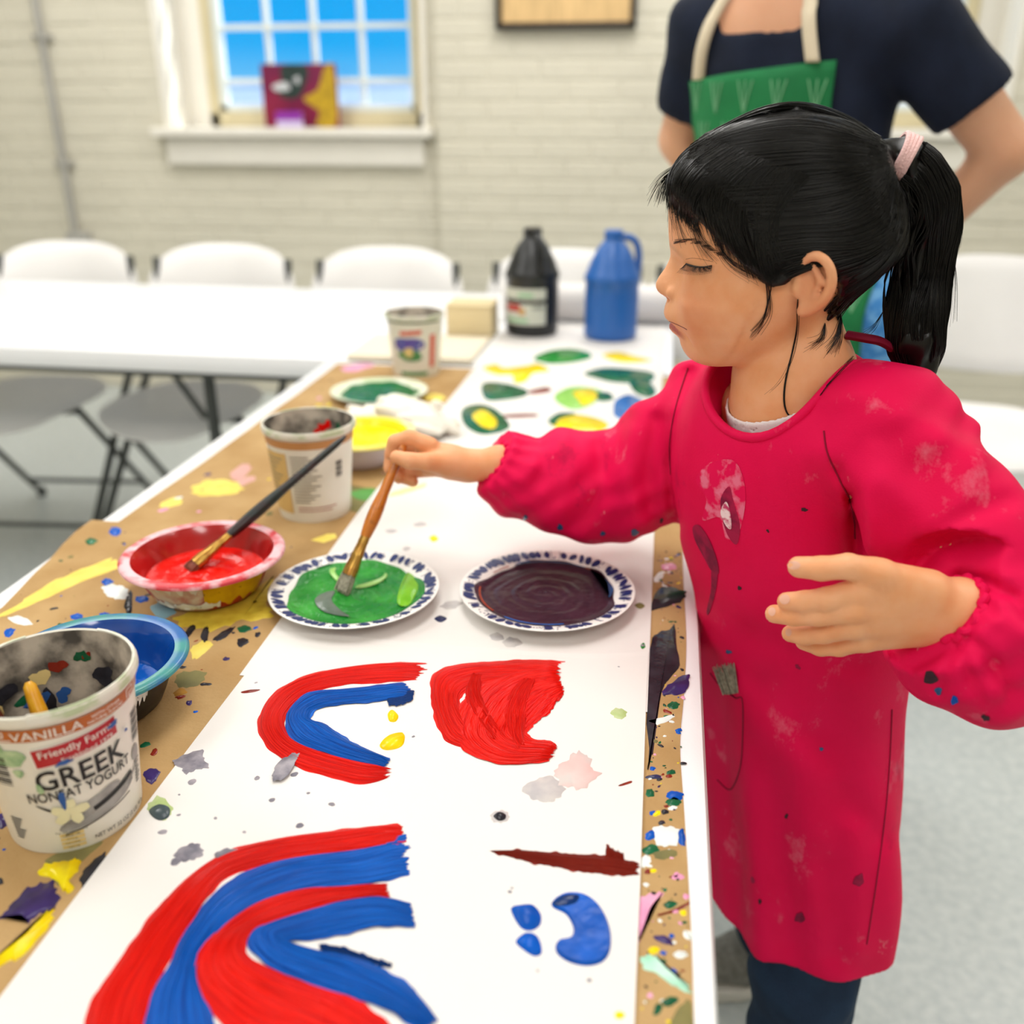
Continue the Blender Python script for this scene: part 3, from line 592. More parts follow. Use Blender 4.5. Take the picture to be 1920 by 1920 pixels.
# splatters on the kraft paper
def ks(par, pts, m, t=.0007, dz=0): return film(par, pts, m, (TZ + .0014 if par is kraft2 else TZ + .0007) + dz, t, 'paint_splat')
k1, k2 = kraft, kraft2
ks(k2, [(20, 1700), (60, 1660), (95, 1655), (108, 1672), (102, 1705), (75, 1712), (55, 1730), (35, 1722), (0, 1722)], W_pur, .0012)
ks(k2, [(75, 1640), (90, 1620), (118, 1618), (145, 1612), (148, 1632), (130, 1650), (140, 1665), (122, 1675), (105, 1650)], W_yel, .002)
ks(k2, [(-20, 1810), (10, 1780), (45, 1755), (75, 1720), (100, 1705), (96, 1730), (60, 1775), (20, 1805)], W_yel, .0015)
ks(k2, [(150, 1650), (165, 1622), (195, 1600), (200, 1612), (180, 1640), (160, 1668)], W_blk, .0008)
ks(k2, [(85, 1620), (130, 1590), (190, 1580), (150, 1620), (110, 1660)], W_olv, .0003, -.0001)
ks(k2, [(-20, 1165), (20, 1140), (90, 1095), (165, 1062), (220, 1048), (222, 1065), (150, 1092), (80, 1125), (20, 1150)], mat('dry_yellow', 'ecd869', .6, .3, col2='e2c95a', vscale=50), .0004)
ks(k2, [(335, 1160), (380, 1140), (440, 1120), (490, 1095), (515, 1085), (500, 1130), (512, 1155), (455, 1165), (400, 1180), (360, 1178)], mat('dry_yellow2', 'd8bf3e', .6, .3, col2='c9aa30', vscale=90), .0005)
ks(k2, [(360, 1215), (385, 1200), (397, 1210), (380, 1228), (362, 1235)], mat('dry_yellow', '', .6), .0005)
ks(k2, [(8, 1185), (15, 1178), (28, 1180), (22, 1192), (10, 1194)], W_blue); ks(k2, [(190, 1092), (200, 1084), (212, 1090), (204, 1099)], W_blue); ks(k2, [(205, 997), (212, 988), (226, 992), (224, 1003), (210, 1004)], W_blue)
ks(k2, [(186, 1152), (200, 1148), (208, 1155), (195, 1160)], W_blue); ks(k2, [(132, 1155), (150, 1150), (155, 1158), (140, 1162)], W_blue); ks(k2, [(255, 1120), (275, 1118), (278, 1126), (260, 1130)], W_blue)
ks(k2, [(192, 1103), (215, 1095), (238, 1105), (240, 1118), (220, 1124), (200, 1116)], W_wht); ks(k2, [(15, 1160), (40, 1155), (60, 1170), (40, 1172)], W_wht)
ks(k2, [(105, 1176), (112, 1168), (120, 1172), (116, 1180)], W_dgr); ks(k2, [(160, 1016), (170, 1008), (182, 1014), (172, 1022)], W_dgr)
ks(k2, [(445, 1200), (460, 1196), (466, 1204), (450, 1214)], W_blk); ks(k2, [(445, 1178), (462, 1172), (472, 1180), (455, 1187)], W_dgr); ks(k2, [(376, 1195), (384, 1175), (392, 1178), (388, 1205)], W_blk); ks(k2, [(345, 1190), (358, 1172), (368, 1176), (352, 1196)], W_blk)
ks(k2, [(400, 1198), (420, 1182), (440, 1176), (430, 1190), (410, 1202)], W_blk); ks(k2, [(282, 1140), (310, 1128), (330, 1148), (305, 1160)], mat('teal_stain', '86aebb', .6, .3)); ks(k2, [(233, 1140), (240, 1110), (248, 1112), (246, 1150)], W_blk, .0003)
ks(k2, [(330, 1268), (350, 1258), (385, 1262), (380, 1278), (350, 1290), (332, 1285)], W_olv, .0003); ks(k2, [(325, 1300), (340, 1290), (350, 1298), (335, 1306)], W_ora, .0003); ks(k2, [(262, 1398), (275, 1390), (282, 1396), (268, 1402)], W_dgr)
ks(k2, [(270, 1450), (285, 1440), (300, 1448), (290, 1468), (275, 1466)], W_pur); ks(k2, [(0, 1510), (20, 1495), (35, 1510), (15, 1525)], W_pur); ks(k2, [(-5, 1530), (18, 1522), (25, 1540), (0, 1555)], W_pur)
ks(k1, [(360, 915), (400, 898), (445, 905), (455, 920), (410, 930), (370, 928)], mat('dry_yellow', '', .6), .0004); ks(k1, [(300, 945), (330, 932), (340, 944), (310, 952)], mat('dry_yellow', '', .6), .0004); ks(k1, [(430, 890), (460, 868), (470, 880), (450, 900)], mat('dusty_pink', 'cf9f96', .7, .2), .0003)
ks(k1, [(560, 905), (690, 915), (712, 940), (660, 960)], W_olv, .0003); ks(k1, [(655, 925), (700, 915), (725, 925), (690, 940)], mat('dry_green', '5a9a4a', .6, .3), .0004); ks(k1, [(580, 1015), (620, 1000), (630, 1008), (600, 1020)], mat('dry_yellow', '', .6), .0003)
ks(k1, [(790, 745), (820, 738), (835, 748), (815, 752)], mat('dry_yellow', '', .6), .0004); ks(k1, [(640, 690), (680, 680), (700, 686), (660, 697)], W_pnk, .0004); ks(k1, [(440, 905), (470, 892), (478, 900), (450, 912)], mat('dusty_pink', '', .6), .0003)
# right margin
for pts, m in [([(1222, 1140), (1240, 1100), (1282, 1108), (1284, 1122), (1250, 1138)], W_blk), ([(1218, 1240), (1226, 1190), (1262, 1180), (1275, 1240), (1258, 1270), (1240, 1300), (1226, 1400), (1214, 1420)], W_blk),
               ([(1242, 1300), (1258, 1280), (1290, 1265), (1290, 1290), (1270, 1304)], W_pur), ([(1252, 1322), (1262, 1315), (1274, 1320), (1268, 1329), (1255, 1328)], W_dgr), ([(1215, 1352), (1240, 1345), (1262, 1340), (1262, 1346), (1232, 1360)], W_wht),
               ([(1250, 1490), (1262, 1482), (1280, 1488), (1278, 1500), (1258, 1502)], W_blue), ([(1250, 1502), (1265, 1494), (1278, 1504), (1268, 1512), (1252, 1510)], W_dgr), ([(1212, 1482), (1224, 1480), (1226, 1492), (1213, 1494)], W_dgr),
               ([(1225, 1555), (1245, 1548), (1272, 1555), (1275, 1578), (1250, 1588), (1230, 1580)], W_wht), ([(1210, 1565), (1225, 1556), (1230, 1570), (1215, 1576)], W_blue), ([(1270, 1560), (1283, 1556), (1284, 1585), (1272, 1580)], W_blue),
               ([(1205, 1592), (1225, 1582), (1236, 1594), (1220, 1602), (1206, 1600)], W_dgr), ([(1202, 1610), (1215, 1602), (1220, 1615), (1205, 1628)], W_wht), ([(1200, 1690), (1225, 1675), (1242, 1678), (1222, 1705), (1210, 1740), (1198, 1760)], W_pnk),
               ([(1245, 1695), (1258, 1688), (1270, 1695), (1260, 1703), (1248, 1702)], W_dgr), ([(1235, 1716), (1262, 1705), (1290, 1692), (1290, 1698), (1260, 1712)], W_brn), ([(1224, 1756), (1250, 1755), (1262, 1772), (1240, 1768)], W_pur),
               ([(1202, 1800), (1225, 1790), (1240, 1802), (1270, 1830), (1294, 1848), (1292, 1862), (1262, 1848), (1230, 1825), (1210, 1818)], W_mint), ([(1240, 1878), (1262, 1868), (1272, 1876), (1255, 1888)], W_dgr), ([(1262, 1790), (1275, 1782), (1290, 1790), (1278, 1798)], W_wht),
               ([(1282, 1745), (1296, 1748), (1296, 1762), (1284, 1758)], W_wht), ([(1212, 1455), (1235, 1452), (1240, 1460), (1215, 1460)], pool('navy_drop', '', .5)), ([(1250, 1448), (1262, 1442), (1266, 1450), (1254, 1453)], W_dgr),
               ([(1225, 1600), (1262, 1592), (1268, 1604), (1240, 1612)], W_olv), ([(1255, 1930), (1280, 1880), (1296, 1880), (1297, 1940)], W_olv), ([(1240, 1060), (1262, 1056), (1268, 1066), (1248, 1070)], W_pnk), ([(1226, 1085), (1238, 1072), (1244, 1080), (1232, 1092)], W_wht)]:
    ks(k1, pts, m)
sp = {}; rr = random.Random(99); pal = [W_blue, W_dgr, W_wht, W_blk, W_yel, W_pur, W_brn, W_wht, W_blk, W_dgr, W_pnk, W_olv]
def fleck(par, x, y, s, mi):
    add_patch(sp.setdefault((par.name, mi), MB()), blob_loop(x, y, s * rr.uniform(.8, 1.8), s, rr.uniform(0, 3.1), rr.random(), 9, .3), TZ + (.0014 if par is kraft2 else .0007), .0005)
for _ in range(230): fleck(k1, rr.uniform(.012, .040), rr.uniform(.36, 1.05), rr.choice([.0005, .0007, .0009, .0012, .0018, .0025]), rr.randrange(12))
for _ in range(150): fleck(k2, rr.uniform(-.68, -.375), rr.uniform(.42, .99), rr.choice([.0006, .001, .0014, .002, .003]), rr.choice([0, 0, 1, 2, 3, 3, 3, 5, 6, 11, 8]))
for _ in range(60): fleck(k1, rr.uniform(-.64, -.385), rr.uniform(1.04, 1.75), rr.choice([.001, .002, .003, .005]), rr.choice([2, 4, 5, 8, 10, 11]))
for (pn, mi), mb in sp.items(): mb.build('paint_flecks', pal[mi], k2 if pn == k2.name else k1)['kind'] = 'stuff'
# ------------------------------------------------------------------ pots, bowls, plates
def text_geo(s, size=1.0, bold=0.0):
    c = bpy.data.curves.new('t', 'FONT'); c.body = s; c.size = size; c.align_x = 'CENTER'; c.align_y = 'CENTER'; c.resolution_u = 3; c.offset = bold
    o = bpy.data.objects.new('t', c); COL.objects.link(o); dg = bpy.context.evaluated_depsgraph_get(); me = bpy.data.meshes.new_from_object(o.evaluated_get(dg))
    v = np.array([q.co[:] for q in me.vertices]) if len(me.vertices) else np.zeros((0, 3)); f = [tuple(p.vertices) for p in me.polygons]
    bpy.data.objects.remove(o); bpy.data.curves.remove(c); bpy.data.meshes.remove(me); return v, f
M_cup = mat('cup_plastic', 'e9e6da', .38, .45, col2='dedacb', vscale=25, lo=.2, hi=.8); M_cupin = mat('stained_cup_inside', 'c2b6a6', .45, .4, col2='4a4540', vscale=34, detail=9, lo=.40, hi=.64)
M_rimst = mat('rim_stain', 'b7c29d', .4, .4, col2='ddd9cc', vscale=45, lo=.4, hi=.55)
M_orange = mat('label_orange', 'b4622a', .45, .4); M_lred = mat('label_red', 'b01f28', .4, .4); M_ink = mat('label_black', '201f1f', .5, .3); M_lw = mat('label_white', 'efece2', .5, .3)
M_lgrey = mat('label_grey', 'a9a7a2', .5, .3, col2='8a8884', vscale=60); M_lyel = mat('label_yellow', 'e3c987', .5, .3); M_lgrn = mat('green_smudge', 'b5cba0', .6, .3, col2='7fa678', vscale=120); M_cream = mat('label_cream', 'e4dfb4', .5, .3)
CUPH = .122
def cr(z): return .0455 + (.0555 - .0455) * min(1, max(0, z / .112))
class Wrap:
    """print wrapped round a cup wall: x = arc length from angle a0, z = height"""
    def __init__(s, c, a0): s.c = c; s.a0 = a0
    def p(s, x, z, off=.0006): r = cr(z) + off; a = s.a0 + x / cr(.07); return (s.c[0] + r * cos(a), s.c[1] + r * sin(a), s.c[2] + z)
    def text(s, body, x, z, w=None, h=None, rot=0, off=.0011, bold=0.0):
        v, f = text_geo(body, 1, bold); v = v[:, :2]; ext = np.ptp(v, axis=0); v = v - (v.max(0) + v.min(0)) / 2
        sx = w / ext[0] if w else h / ext[1]; sy = h / ext[1] if h else sx; v = v * (sx, sy); c, n = cos(rot), sin(rot)
        return [s.p(x + a * c - b * n, z + a * n + b * c, off) for a, b in v], f
    def rect(s, x0, x1, z0, z1, off=.0006, n=10, rot=0):
        V = []; cx, cz = (x0 + x1) / 2, (z0 + z1) / 2
        for j in (z0, z1):
            for i in range(n + 1):
                a = x0 + (x1 - x0) * i / n - cx; b = j - cz; V.append(s.p(cx + a * cos(rot) - b * sin(rot), cz + a * sin(rot) + b * cos(rot), off))
        return V, [(i, i + 1, n + 2 + i, n + 1 + i) for i in range(n)]
    def blob(s, x, z, rx, rz, rot=0, seed=1, rag=.2, off=.0006, n=20):
        L = blob_loop(0, 0, rx, rz, rot, seed, n, rag); V = [s.p(x, z, off)]; F = []
        for k in (.5, 1): V += [s.p(x + a * k, z + b * k, off) for a, b in L]
        for i in range(n): j = (i + 1) % n; F += [(0, 1 + i, 1 + j), (1 + i, 1 + n + i, 1 + n + j, 1 + j)]
        return V, F
def cup(c, label, smear):
    r = thing('yogurt_cup', c, label=label, cat='cup', group='used yogurt cups on the painting table')
    o = [(.0, .003), (.040, .003), (.042, 0), (.0455, 0), (.046, .003)] + [(cr(z), z) for z in (.02, .05, .08, .108)] + [(.0555, .112), (.0585, .1135), (.0592, .117), (.0588, .121), (.0575, .122), (.0562, .121)]
    MB().lathe(o, 64, c).build('cup_wall', M_cup, r, angle=35)
    i = [(.0562, .121), (.0552, .112), (.0540, .108), (.0535, .10), (.049, .05), (.0447, .006), (.0, .005)]
    MB().lathe(i[::-1], 64, c).build('cup_inside', M_cupin, r, angle=35)
    for a0, a1 in smear: q = MB(); q.lathe([(.0595, .1155), (.0595, .119), (.0580, .1226), (.0560, .1222)], 20, c, a0=a0, a1=a1); q.build('rim_smear', M_rimst, r, angle=60)
    return r
def put(parent, name, m, parts):
    small = name in ('band_lettering', 'barcode', 'fine_print', 'nutrition_boxes', 'nutrition_text', 'back_label_text')   # too small to pick apart
    if not small:
        for v, f in parts: MB().add(v, f).build(name, m, parent, smooth=False)
        return
    mb = MB()
    for v, f in parts: mb.add(v, f)
    o = mb.build(name, m, parent, smooth=False); o['kind'] = 'stuff'; return o
c1 = np.array([-.409, .508, TZ + .0016]); A1 = math.atan2(-c1[1], -c1[0])
yc = cup(c1, 'near paint-stained yogurt cup with brush handles inside, lettered VANILLA and GREEK', [(-1.2, 1.5), (2.4, 3.4)])
w = Wrap(c1, A1 + .12)
put(yc, 'label_band', M_orange, [w.rect(-.088, .088, .1005, .1105, n=50)])
put(yc, 'band_lettering', M_lw, [w.text('VANILLA', -.014, .1053, w=.042, h=.0068), w.text('WITH OTHER', .0235, .1072, w=.022, h=.0027), w.text('NATURAL FLAVORS', .0235, .1034, w=.027, h=.0027)]
    + [w.rect(x0 + dx, x0 + dx + ww, .1055 + z0, .1055 + z0 + hh, .001, 2) for x0 in (-.072, -.060, -.048, .042, .054, .066) for dx, ww, z0, hh in ((0, .009, .0028, .0008), (0, .0008, -.0035, .007), (.0082, .0008, -.001, .0045), (.003, .006, -.001, .0008), (.003, .0008, -.0035, .003), (.003, .010, -.0038, .0008))])
put(yc, 'badge_edge', M_lw, [w.rect(-.026, .030, .0795, .0965, .0006, 16, .10)])
put(yc, 'badge', M_lred, [w.rect(-.025, .029, .0805, .0955, .0010, 16, .10)])
put(yc, 'badge_lettering', M_lw, [w.text('Friendly Farms', .002, .0900, w=.047, h=.0078, rot=.10, off=.0017), w.text('Established 1979', .008, .0834, w=.034, h=.0032, rot=.10, off=.0016)])
put(yc, 'lettering', M_ink, [w.text('GREEK', .003, .0675, w=.061, h=.0165, rot=.05, bold=.012), w.text('NONFAT YOGURT', .001, .0535, w=.074, h=.0085, rot=.05, bold=.012), w.text('NET WT 32 OZ (2 LB) 907g', .028, .0065, w=.052, h=.0045),
    w.text('Per 2/3 cup serving', -.013, .0185, w=.022, h=.0021)])
put(yc, 'barcode', M_ink, [w.rect(x, x + .013, .062 + .0021 * k, .062 + .0021 * k + (.0013 if k % 3 else .0006), n=4) for k in range(12) for x in (.046, -.057)])
put(yc, 'fine_print', M_ink, [w.rect(.047, .047 + .008 * (.6 + .4 * ((k * 7) % 5) / 4), .026 + .0026 * k, .0272 + .0026 * k, n=3) for k in range(8)] + [w.rect(-.058, -.058 + .011 * (.6 + .4 * ((k * 5) % 4) / 3), .012 + .0026 * k, .0132 + .0026 * k, n=3) for k in range(8)])
put(yc, 'nutrition_boxes', M_lyel, [w.rect(-.022, -.005, .0032 + .0037 * k, .0060 + .0037 * k, n=4) for k in range(4)])
put(yc, 'nutrition_text', M_ink, [w.text(s_, -.014, .0046 + .0037 * k, h=.0017) for k, s_ in enumerate(('Sugars 12g', 'Sodium 60mg', 'Sat Fat 0g', 'Calories 130'))])
put(yc, 'spoon_picture', M_lgrey, [w.blob(.010, .0285, .031, .0065, .22, 3, .06, n=28), w.blob(.012, .038, .014, .006, .3, 4, .2), w.rect(.034, .056, .0395, .0412, .0006, 6, .75), w.blob(.049, .052, .0055, .0065, 0, 6, .03)])
put(yc, 'spoon_shadow', M_ink, [w.rect(-.018, .036, .0215, .0224, .0012, 14, .2), w.rect(.004, .041, .0345, .0385, .0009, 10, .28), w.blob(-.024, .040, .0100, .0009, -.6, 2, .1, .001)])
put(yc, 'flower_picture', M_cream, [w.blob(-.011 + .0075 * cos(a), .0355 + .006 * sin(a), .0062, .0036, a, 5, .15, .0013) for a in (0.2, 1.5, 2.7, 3.9, 5.2)])
put(yc, 'paint_smudge', M_lgrn, [w.blob(-.046, .088, .014, .010, .2, 9, .4, .0005), w.blob(-.037, .074, .003, .004, 0, 8, .3, .0007), w.blob(-.026, .060, .0022, .004, 0, 10, .3, .0013)])
put(yc, 'paint_smudge', mat('blue_smudge', '27579b', .5, .4), [w.blob(-.008, .0795, .005, .002, .3, 12, .4, .0018), w.blob(.026, .0925, .0035, .0025, 0, 14, .4, .0018), w.blob(-.014, .048, .0022, .0075, .1, 15, .3, .0016), w.blob(.037, .080, .0014, .0016, 0, 16, .3, .0018)])
# inner paint stains of the near cup (far wall)
def inner(c, a, z, ra, rz, seed, rag=.4):
    L = blob_loop(0, 0, ra, rz, 0, seed, 16, rag); rr_ = lambda zz: .0447 + (.0535 - .0447) * (zz - .006) / .094 - .0007; V = [(c[0] + rr_(z) * cos(a), c[1] + rr_(z) * sin(a), c[2] + z)]
    V += [(c[0] + rr_(z + b) * cos(a - x / .05), c[1] + rr_(z + b) * sin(a - x / .05), c[2] + z + b) for x, b in L]; return V, [(0, 1 + (i + 1) % 16, 1 + i) for i in range(16)]
put(yc, 'inside_stain', mat('blue_smudge', '', .5), [inner(c1, 2.45, .070, .008, .006, 1), inner(c1, 2.1, .070, .005, .006, 2)])
put(yc, 'inside_stain', W_dgr, [inner(c1, 1.75, .1, .005, .005, 3), inner(c1, 2.6, .075, .007, .005, 13)]); put(yc, 'inside_stain', W_brn, [inner(c1, 2.1, .094, .006, .005, 4), inner(c1, 1.68, .1, .003, .004, 14)])
put(yc, 'inside_stain', W_blk, [inner(c1, 2.3, .062, .006, .014, 5), inner(c1, 1.45, .085, .010, .007, 6), inner(c1, 2.95, .088, .012, .008, 7)]); put(yc, 'inside_stain', M_lyel, [inner(c1, 2.35, .088, .006, .007, 8), inner(c1, 3.1, .08, .006, .012, 9)])

c2 = np.array([-.435, 1.096, TZ + .0008]); A2 = math.atan2(-c2[1], -c2[0])
y2 = cup(c2, 'paint-smeared yogurt cup turned back label forward, behind the red bowl', [(-2.5, .5), (1.2, 2.6)])
w = Wrap(c2, A2)
put(y2, 'label_band', mat('label_tan', 'c08a55', .5, .3), [w.rect(-.08, .08, .1005, .1105, n=50)])
put(y2, 'label_panel', mat('tan_label_panel', 'd6b676', .5, .3), [w.rect(-.072, -.032, .012, .094, n=12)])
put(y2, 'back_label_text', mat('faded_ink', '8a8578', .6, .3), [w.rect(-.027, -.027 + .038 * (.55 + .45 * ((k * 37) % 11) / 10), .028 + .0044 * k, .0295 + .0044 * k, n=8) for k in range(15)] + [w.rect(-.068, -.068 + .03 * (.5 + .5 * ((k * 23) % 7) / 6), .03 + .0055 * k, .0316 + .0055 * k, .001, n=6) for k in range(11)])
put(y2, 'barcode', M_ink, [w.rect(.030, .040, .058 + .0024 * k, .058 + .0024 * k + (.0015 if k % 3 else .0007), n=3) for k in range(10)])
put(y2, 'ingredient_line', mat('faded_red', 'b98a7c', .6, .3), [w.rect(-.024, .030, .020, .0216, n=8), w.rect(-.024, .024, .0155, .0171, n=8)])
put(y2, 'inside_stain', W_red, [inner(c2, 1.6, .096, .006, .006, 4), inner(c2, 1.45, .101, .004, .005, 5), inner(c2, 1.75, .090, .005, .004, 6)]); put(y2, 'inside_stain', W_dgr, [inner(c2, 1.15, .1, .0025, .007, 3)])

c3 = np.array([-.482, 1.815, TZ + .0008]); A3 = math.atan2(-c3[1], -c3[0])
y3 = cup(c3, 'farthest yogurt cup with a purple and green fruit label, beside the cream board', [(-3, 0)])
w = Wrap(c3, A3 - .2)
put(y3, 'fruit_print', mat('label_purple', '6b4aa0', .5, .3, col2='4f6fb0', vscale=90), [w.blob(-.004, .066, .030, .016, 0, 4, .15, n=28)]); put(y3, 'leaf_print', mat('label_green', '5f9a5a', .5, .3, col2='3f7d55', vscale=90), [w.blob(-.002, .045, .026, .011, 0, 5, .15, .001, n=28), w.rect(-.025, .035, .004, .012, n=10)])
put(y3, 'gold_print', M_lyel, [w.blob(-.004, .052, .011, .009, 0, 6, .2, .0014)]); put(y3, 'red_print', mat('label_coral', 'd8604f', .5, .3), [w.rect(-.020, .022, .086, .094, .0008, 8, .08), w.rect(.040, .052, .02, .085, .0006, 6)]); put(y3, 'rim_paint', W_dgr, [w.rect(-.06, .06, .109, .1115, .001, 24)])

# brushes in the near cup
def brush(name, label, a, b, m, r0=.0035, r1=.005, group=None):
    a = np.array(a); b = np.array(b); r = thing(name, a, label=label, cat='brush', group=group); u = np.append(np.linspace(0, .97, 14), 1)
    rad = [r0 + (r1 - r0) * sin(pi * min(1, x * 1.1)) ** .7 if 0 < x < .93 else r0 * (.9 if x < 1 else .45) for x in u]
    MB().tube([a + (b - a) * x for x in u], rad, 14).build('handle', m, r); return r
M_hy = mat('yellow_handle', 'd9960f', .35, .45, col2='e0a92a', vscale=90, lo=.4, hi=.7); M_hr = mat('maroon_handle', '4c1613', .2, .5, coat=.5)
brush('paintbrush', 'paintbrush with a yellow handle end poking up inside the near yogurt cup', c1 + (.012, -.016, .010), c1 + (-.030, .016, .0985), M_hy, .005, .0066)
brush('paintbrush', 'paintbrush with a dark maroon handle leaning in the near yogurt cup', c1 + (-.006, -.020, .009), c1 + (-.047, -.012, .109), M_hr, .005, .0066)

def bowl(name, c, R, H, rb, label, mout, min_, mrim, fill_m, fz, paints=()):
    r = thing(name, c, label=label, cat='bowl')
    po = [(0, .002), (rb - .004, .002), (rb - .002, 0), (rb, .001), (rb + .006, .006)] + [(rb + .006 + (R - .011 - rb - .006) * t ** .85, .006 + (H - .007) * t) for t in (.25, .5, .75, 1)]
    MB().lathe(po + [(R - .011, H - .001)], 72, c).build('bowl_outside', mout, r, angle=50)
    MB().lathe([(R - .0112, H - .0015), (R - .003, H - .004), (R, H - .003), (R, H - .001), (R - .003, H + .001), (R - .012, H)], 72, c, close=True).build('rim', mrim, r, angle=60)
    pi_ = [(R - .0120, H), (R - .016, H - .006)] + [(rb + .004 + (R - .016 - rb - .004) * t ** .8, .008 + (H - .014) * t) for t in (.8, .55, .3, .1)] + [(rb - .002, .006), (0, .006)]
    MB().lathe(pi_[::-1], 72, c).build('bowl_inside', min_, r, angle=60)
    V = [(c[0], c[1], c[2] + fz + .0015)]; n = 64; F = []; rr_ = random.Random(len(label)); rf = rb + .004 + (R - .016 - rb - .004) * max(.0, (fz - .008) / (H - .014)) ** .8 - .0004
    ph = [rr_.uniform(0, 6) for _ in range(4)]
    for k in range(1, 15):
        s = k / 14
        for j in range(n):
            a = 2 * pi * j / n; z = fz + .0010 * sin(9 * s + 3 * a + ph[0]) * (1 - s) + .0007 * sin(17 * s - 2 * a + ph[1]) * (1 - s ** 4) + .0006 * s ** 6; V.append((c[0] + rf * s * cos(a), c[1] + rf * s * sin(a), c[2] + z))
    F = [(0, 1 + j, 1 + (j + 1) % n) for j in range(n)] + [(1 + (k - 1) * n + j, 1 + k * n + j, 1 + k * n + (j + 1) % n, 1 + (k - 1) * n + (j + 1) % n) for k in range(1, 14) for j in range(n)]
    MB().add(V, F).build('paint_pool', fill_m, r, angle=180); return r
M_rbo = mat('bowl_red_yellow', 'b02018', .45, .4, col2='d9cfc2', vscale=18, detail=5, lo=.45, hi=.55)
cR = np.array([-.471, .856, TZ + .0016])
rb_ = bowl('paint_bowl', cR, .086, .046, .050, 'paper bowl of wet red paint with a smeared pink and white rim', M_rbo, mat('red_inside', '9c0f10', .2, .5, coat=.4, col2='b8191a', vscale=20), mat('rim_pink', 'e9bcc2', .4, .4, col2='c93a44', vscale=38, lo=.45, hi=.62), pool('red_pool', 'd0100a', 'dd1d12', bump=.25, bscale=60), .022)
def bowl_patch(c, R, H, rb, a0, a1, t0, t1, m, par, name, seed=0, off=.0007):
    rr_ = random.Random(seed); n = 26; V = []; ts = np.linspace(0, 1, 6)
    for j in range(n + 1):
        a = a0 + (a1 - a0) * j / n; e = .1 * sin(j * .9 + seed) + rr_.uniform(-.07, .07)
        for t in ts:
            tt = min(.99, max(.02, t0 + e * (1 if t < .5 else -.6) + (t1 - t0) * t)); V.append((c[0] + (rb + .006 + (R - .011 - rb - .006) * tt ** .85 + off) * cos(a), c[1] + (rb + .006 + (R - .011 - rb - .006) * tt ** .85 + off) * sin(a), c[2] + .006 + (H - .007) * tt))
    return MB().add(V, [(j * 6 + i, (j + 1) * 6 + i, (j + 1) * 6 + i + 1, j * 6 + i + 1) for j in range(n) for i in range(5)]).build(name, m, par, angle=180)
bowl_patch(cR, .086, .046, .050, -1.15, -.1, .12, .96, pool('bowl_yellow', 'd9b011', 'c79b10', coat=.1), rb_, 'yellow_smear', 2)
bowl_patch(cR, .086, .046, .050, -2.1, -.9, .0, .22, W_wht, rb_, 'white_smear', 5, .0009); bowl_patch(cR, .086, .046, .050, -1.9, -1.2, .72, .92, W_wht, rb_, 'white_smear', 9, .0009)
cB = np.array([-.464, .634, TZ + .0016])
bb_ = bowl('paint_bowl', cB, .079, .050, .046, 'paper bowl of wet blue paint with a teal smeared rim and black outside', mat('bowl_black', '141213', .4, .4), mat('blue_inside', '0d4c9e', .15, .5, coat=.5, col2='0a3f8c', vscale=26), mat('rim_teal', '2a64a8', .3, .5, col2='3f8f8a', vscale=26, lo=.4, hi=.6), pool('blue_pool', '0f58b4', '0b4da4', bump=.15, bscale=60), .013)
bowl_patch(cB, .079, .050, .046, -.6, -.35, .55, .8, W_wht, bb_, 'white_smear', 4)
cY = np.array([-.432, 1.29, TZ + .0008])
bowl('paint_bowl', cY, .082, .045, .046, 'paper bowl of bright yellow paint half hidden behind the middle yogurt cup', mat('bowl_mauve', 'c5bcc0', .5, .3), mat('yellow_inside', 'f2e10a', .3, .5), mat('rim_cream', 'e9e4c4', .5, .3, col2='e6d95a', vscale=30), pool('yellow_pool', 'f7ea08', 'efdc0a'), .032)
# crumpled tissue beyond the yellow bowl
def tissue(P):
    q = P - np.array([-.405, 1.425, .752]); d = ell(q, (0, 0, 0), (.085, .045, .033))
    n = .009 * np.sin(q[:, 0] * 95 + 3 * np.sin(q[:, 1] * 70)) * np.sin(q[:, 1] * 88 + q[:, 2] * 60) + .007 * np.sin(q[:, 2] * 150 + q[:, 0] * 60 + 1.3); return smax(d + n, (.7306 - P[:, 2]), .003)
ts = sdf_mesh('crumpled_tissue', tissue, (-.52, 1.35, .725), (-.29, 1.50, .80), .004, mat('tissue', 'efe9d8', .9, .1, col2='f4f0e6', vscale=20))
tag(ts, 'crumpled off-white paper towel lying beyond the yellow paint bowl', 'tissue')

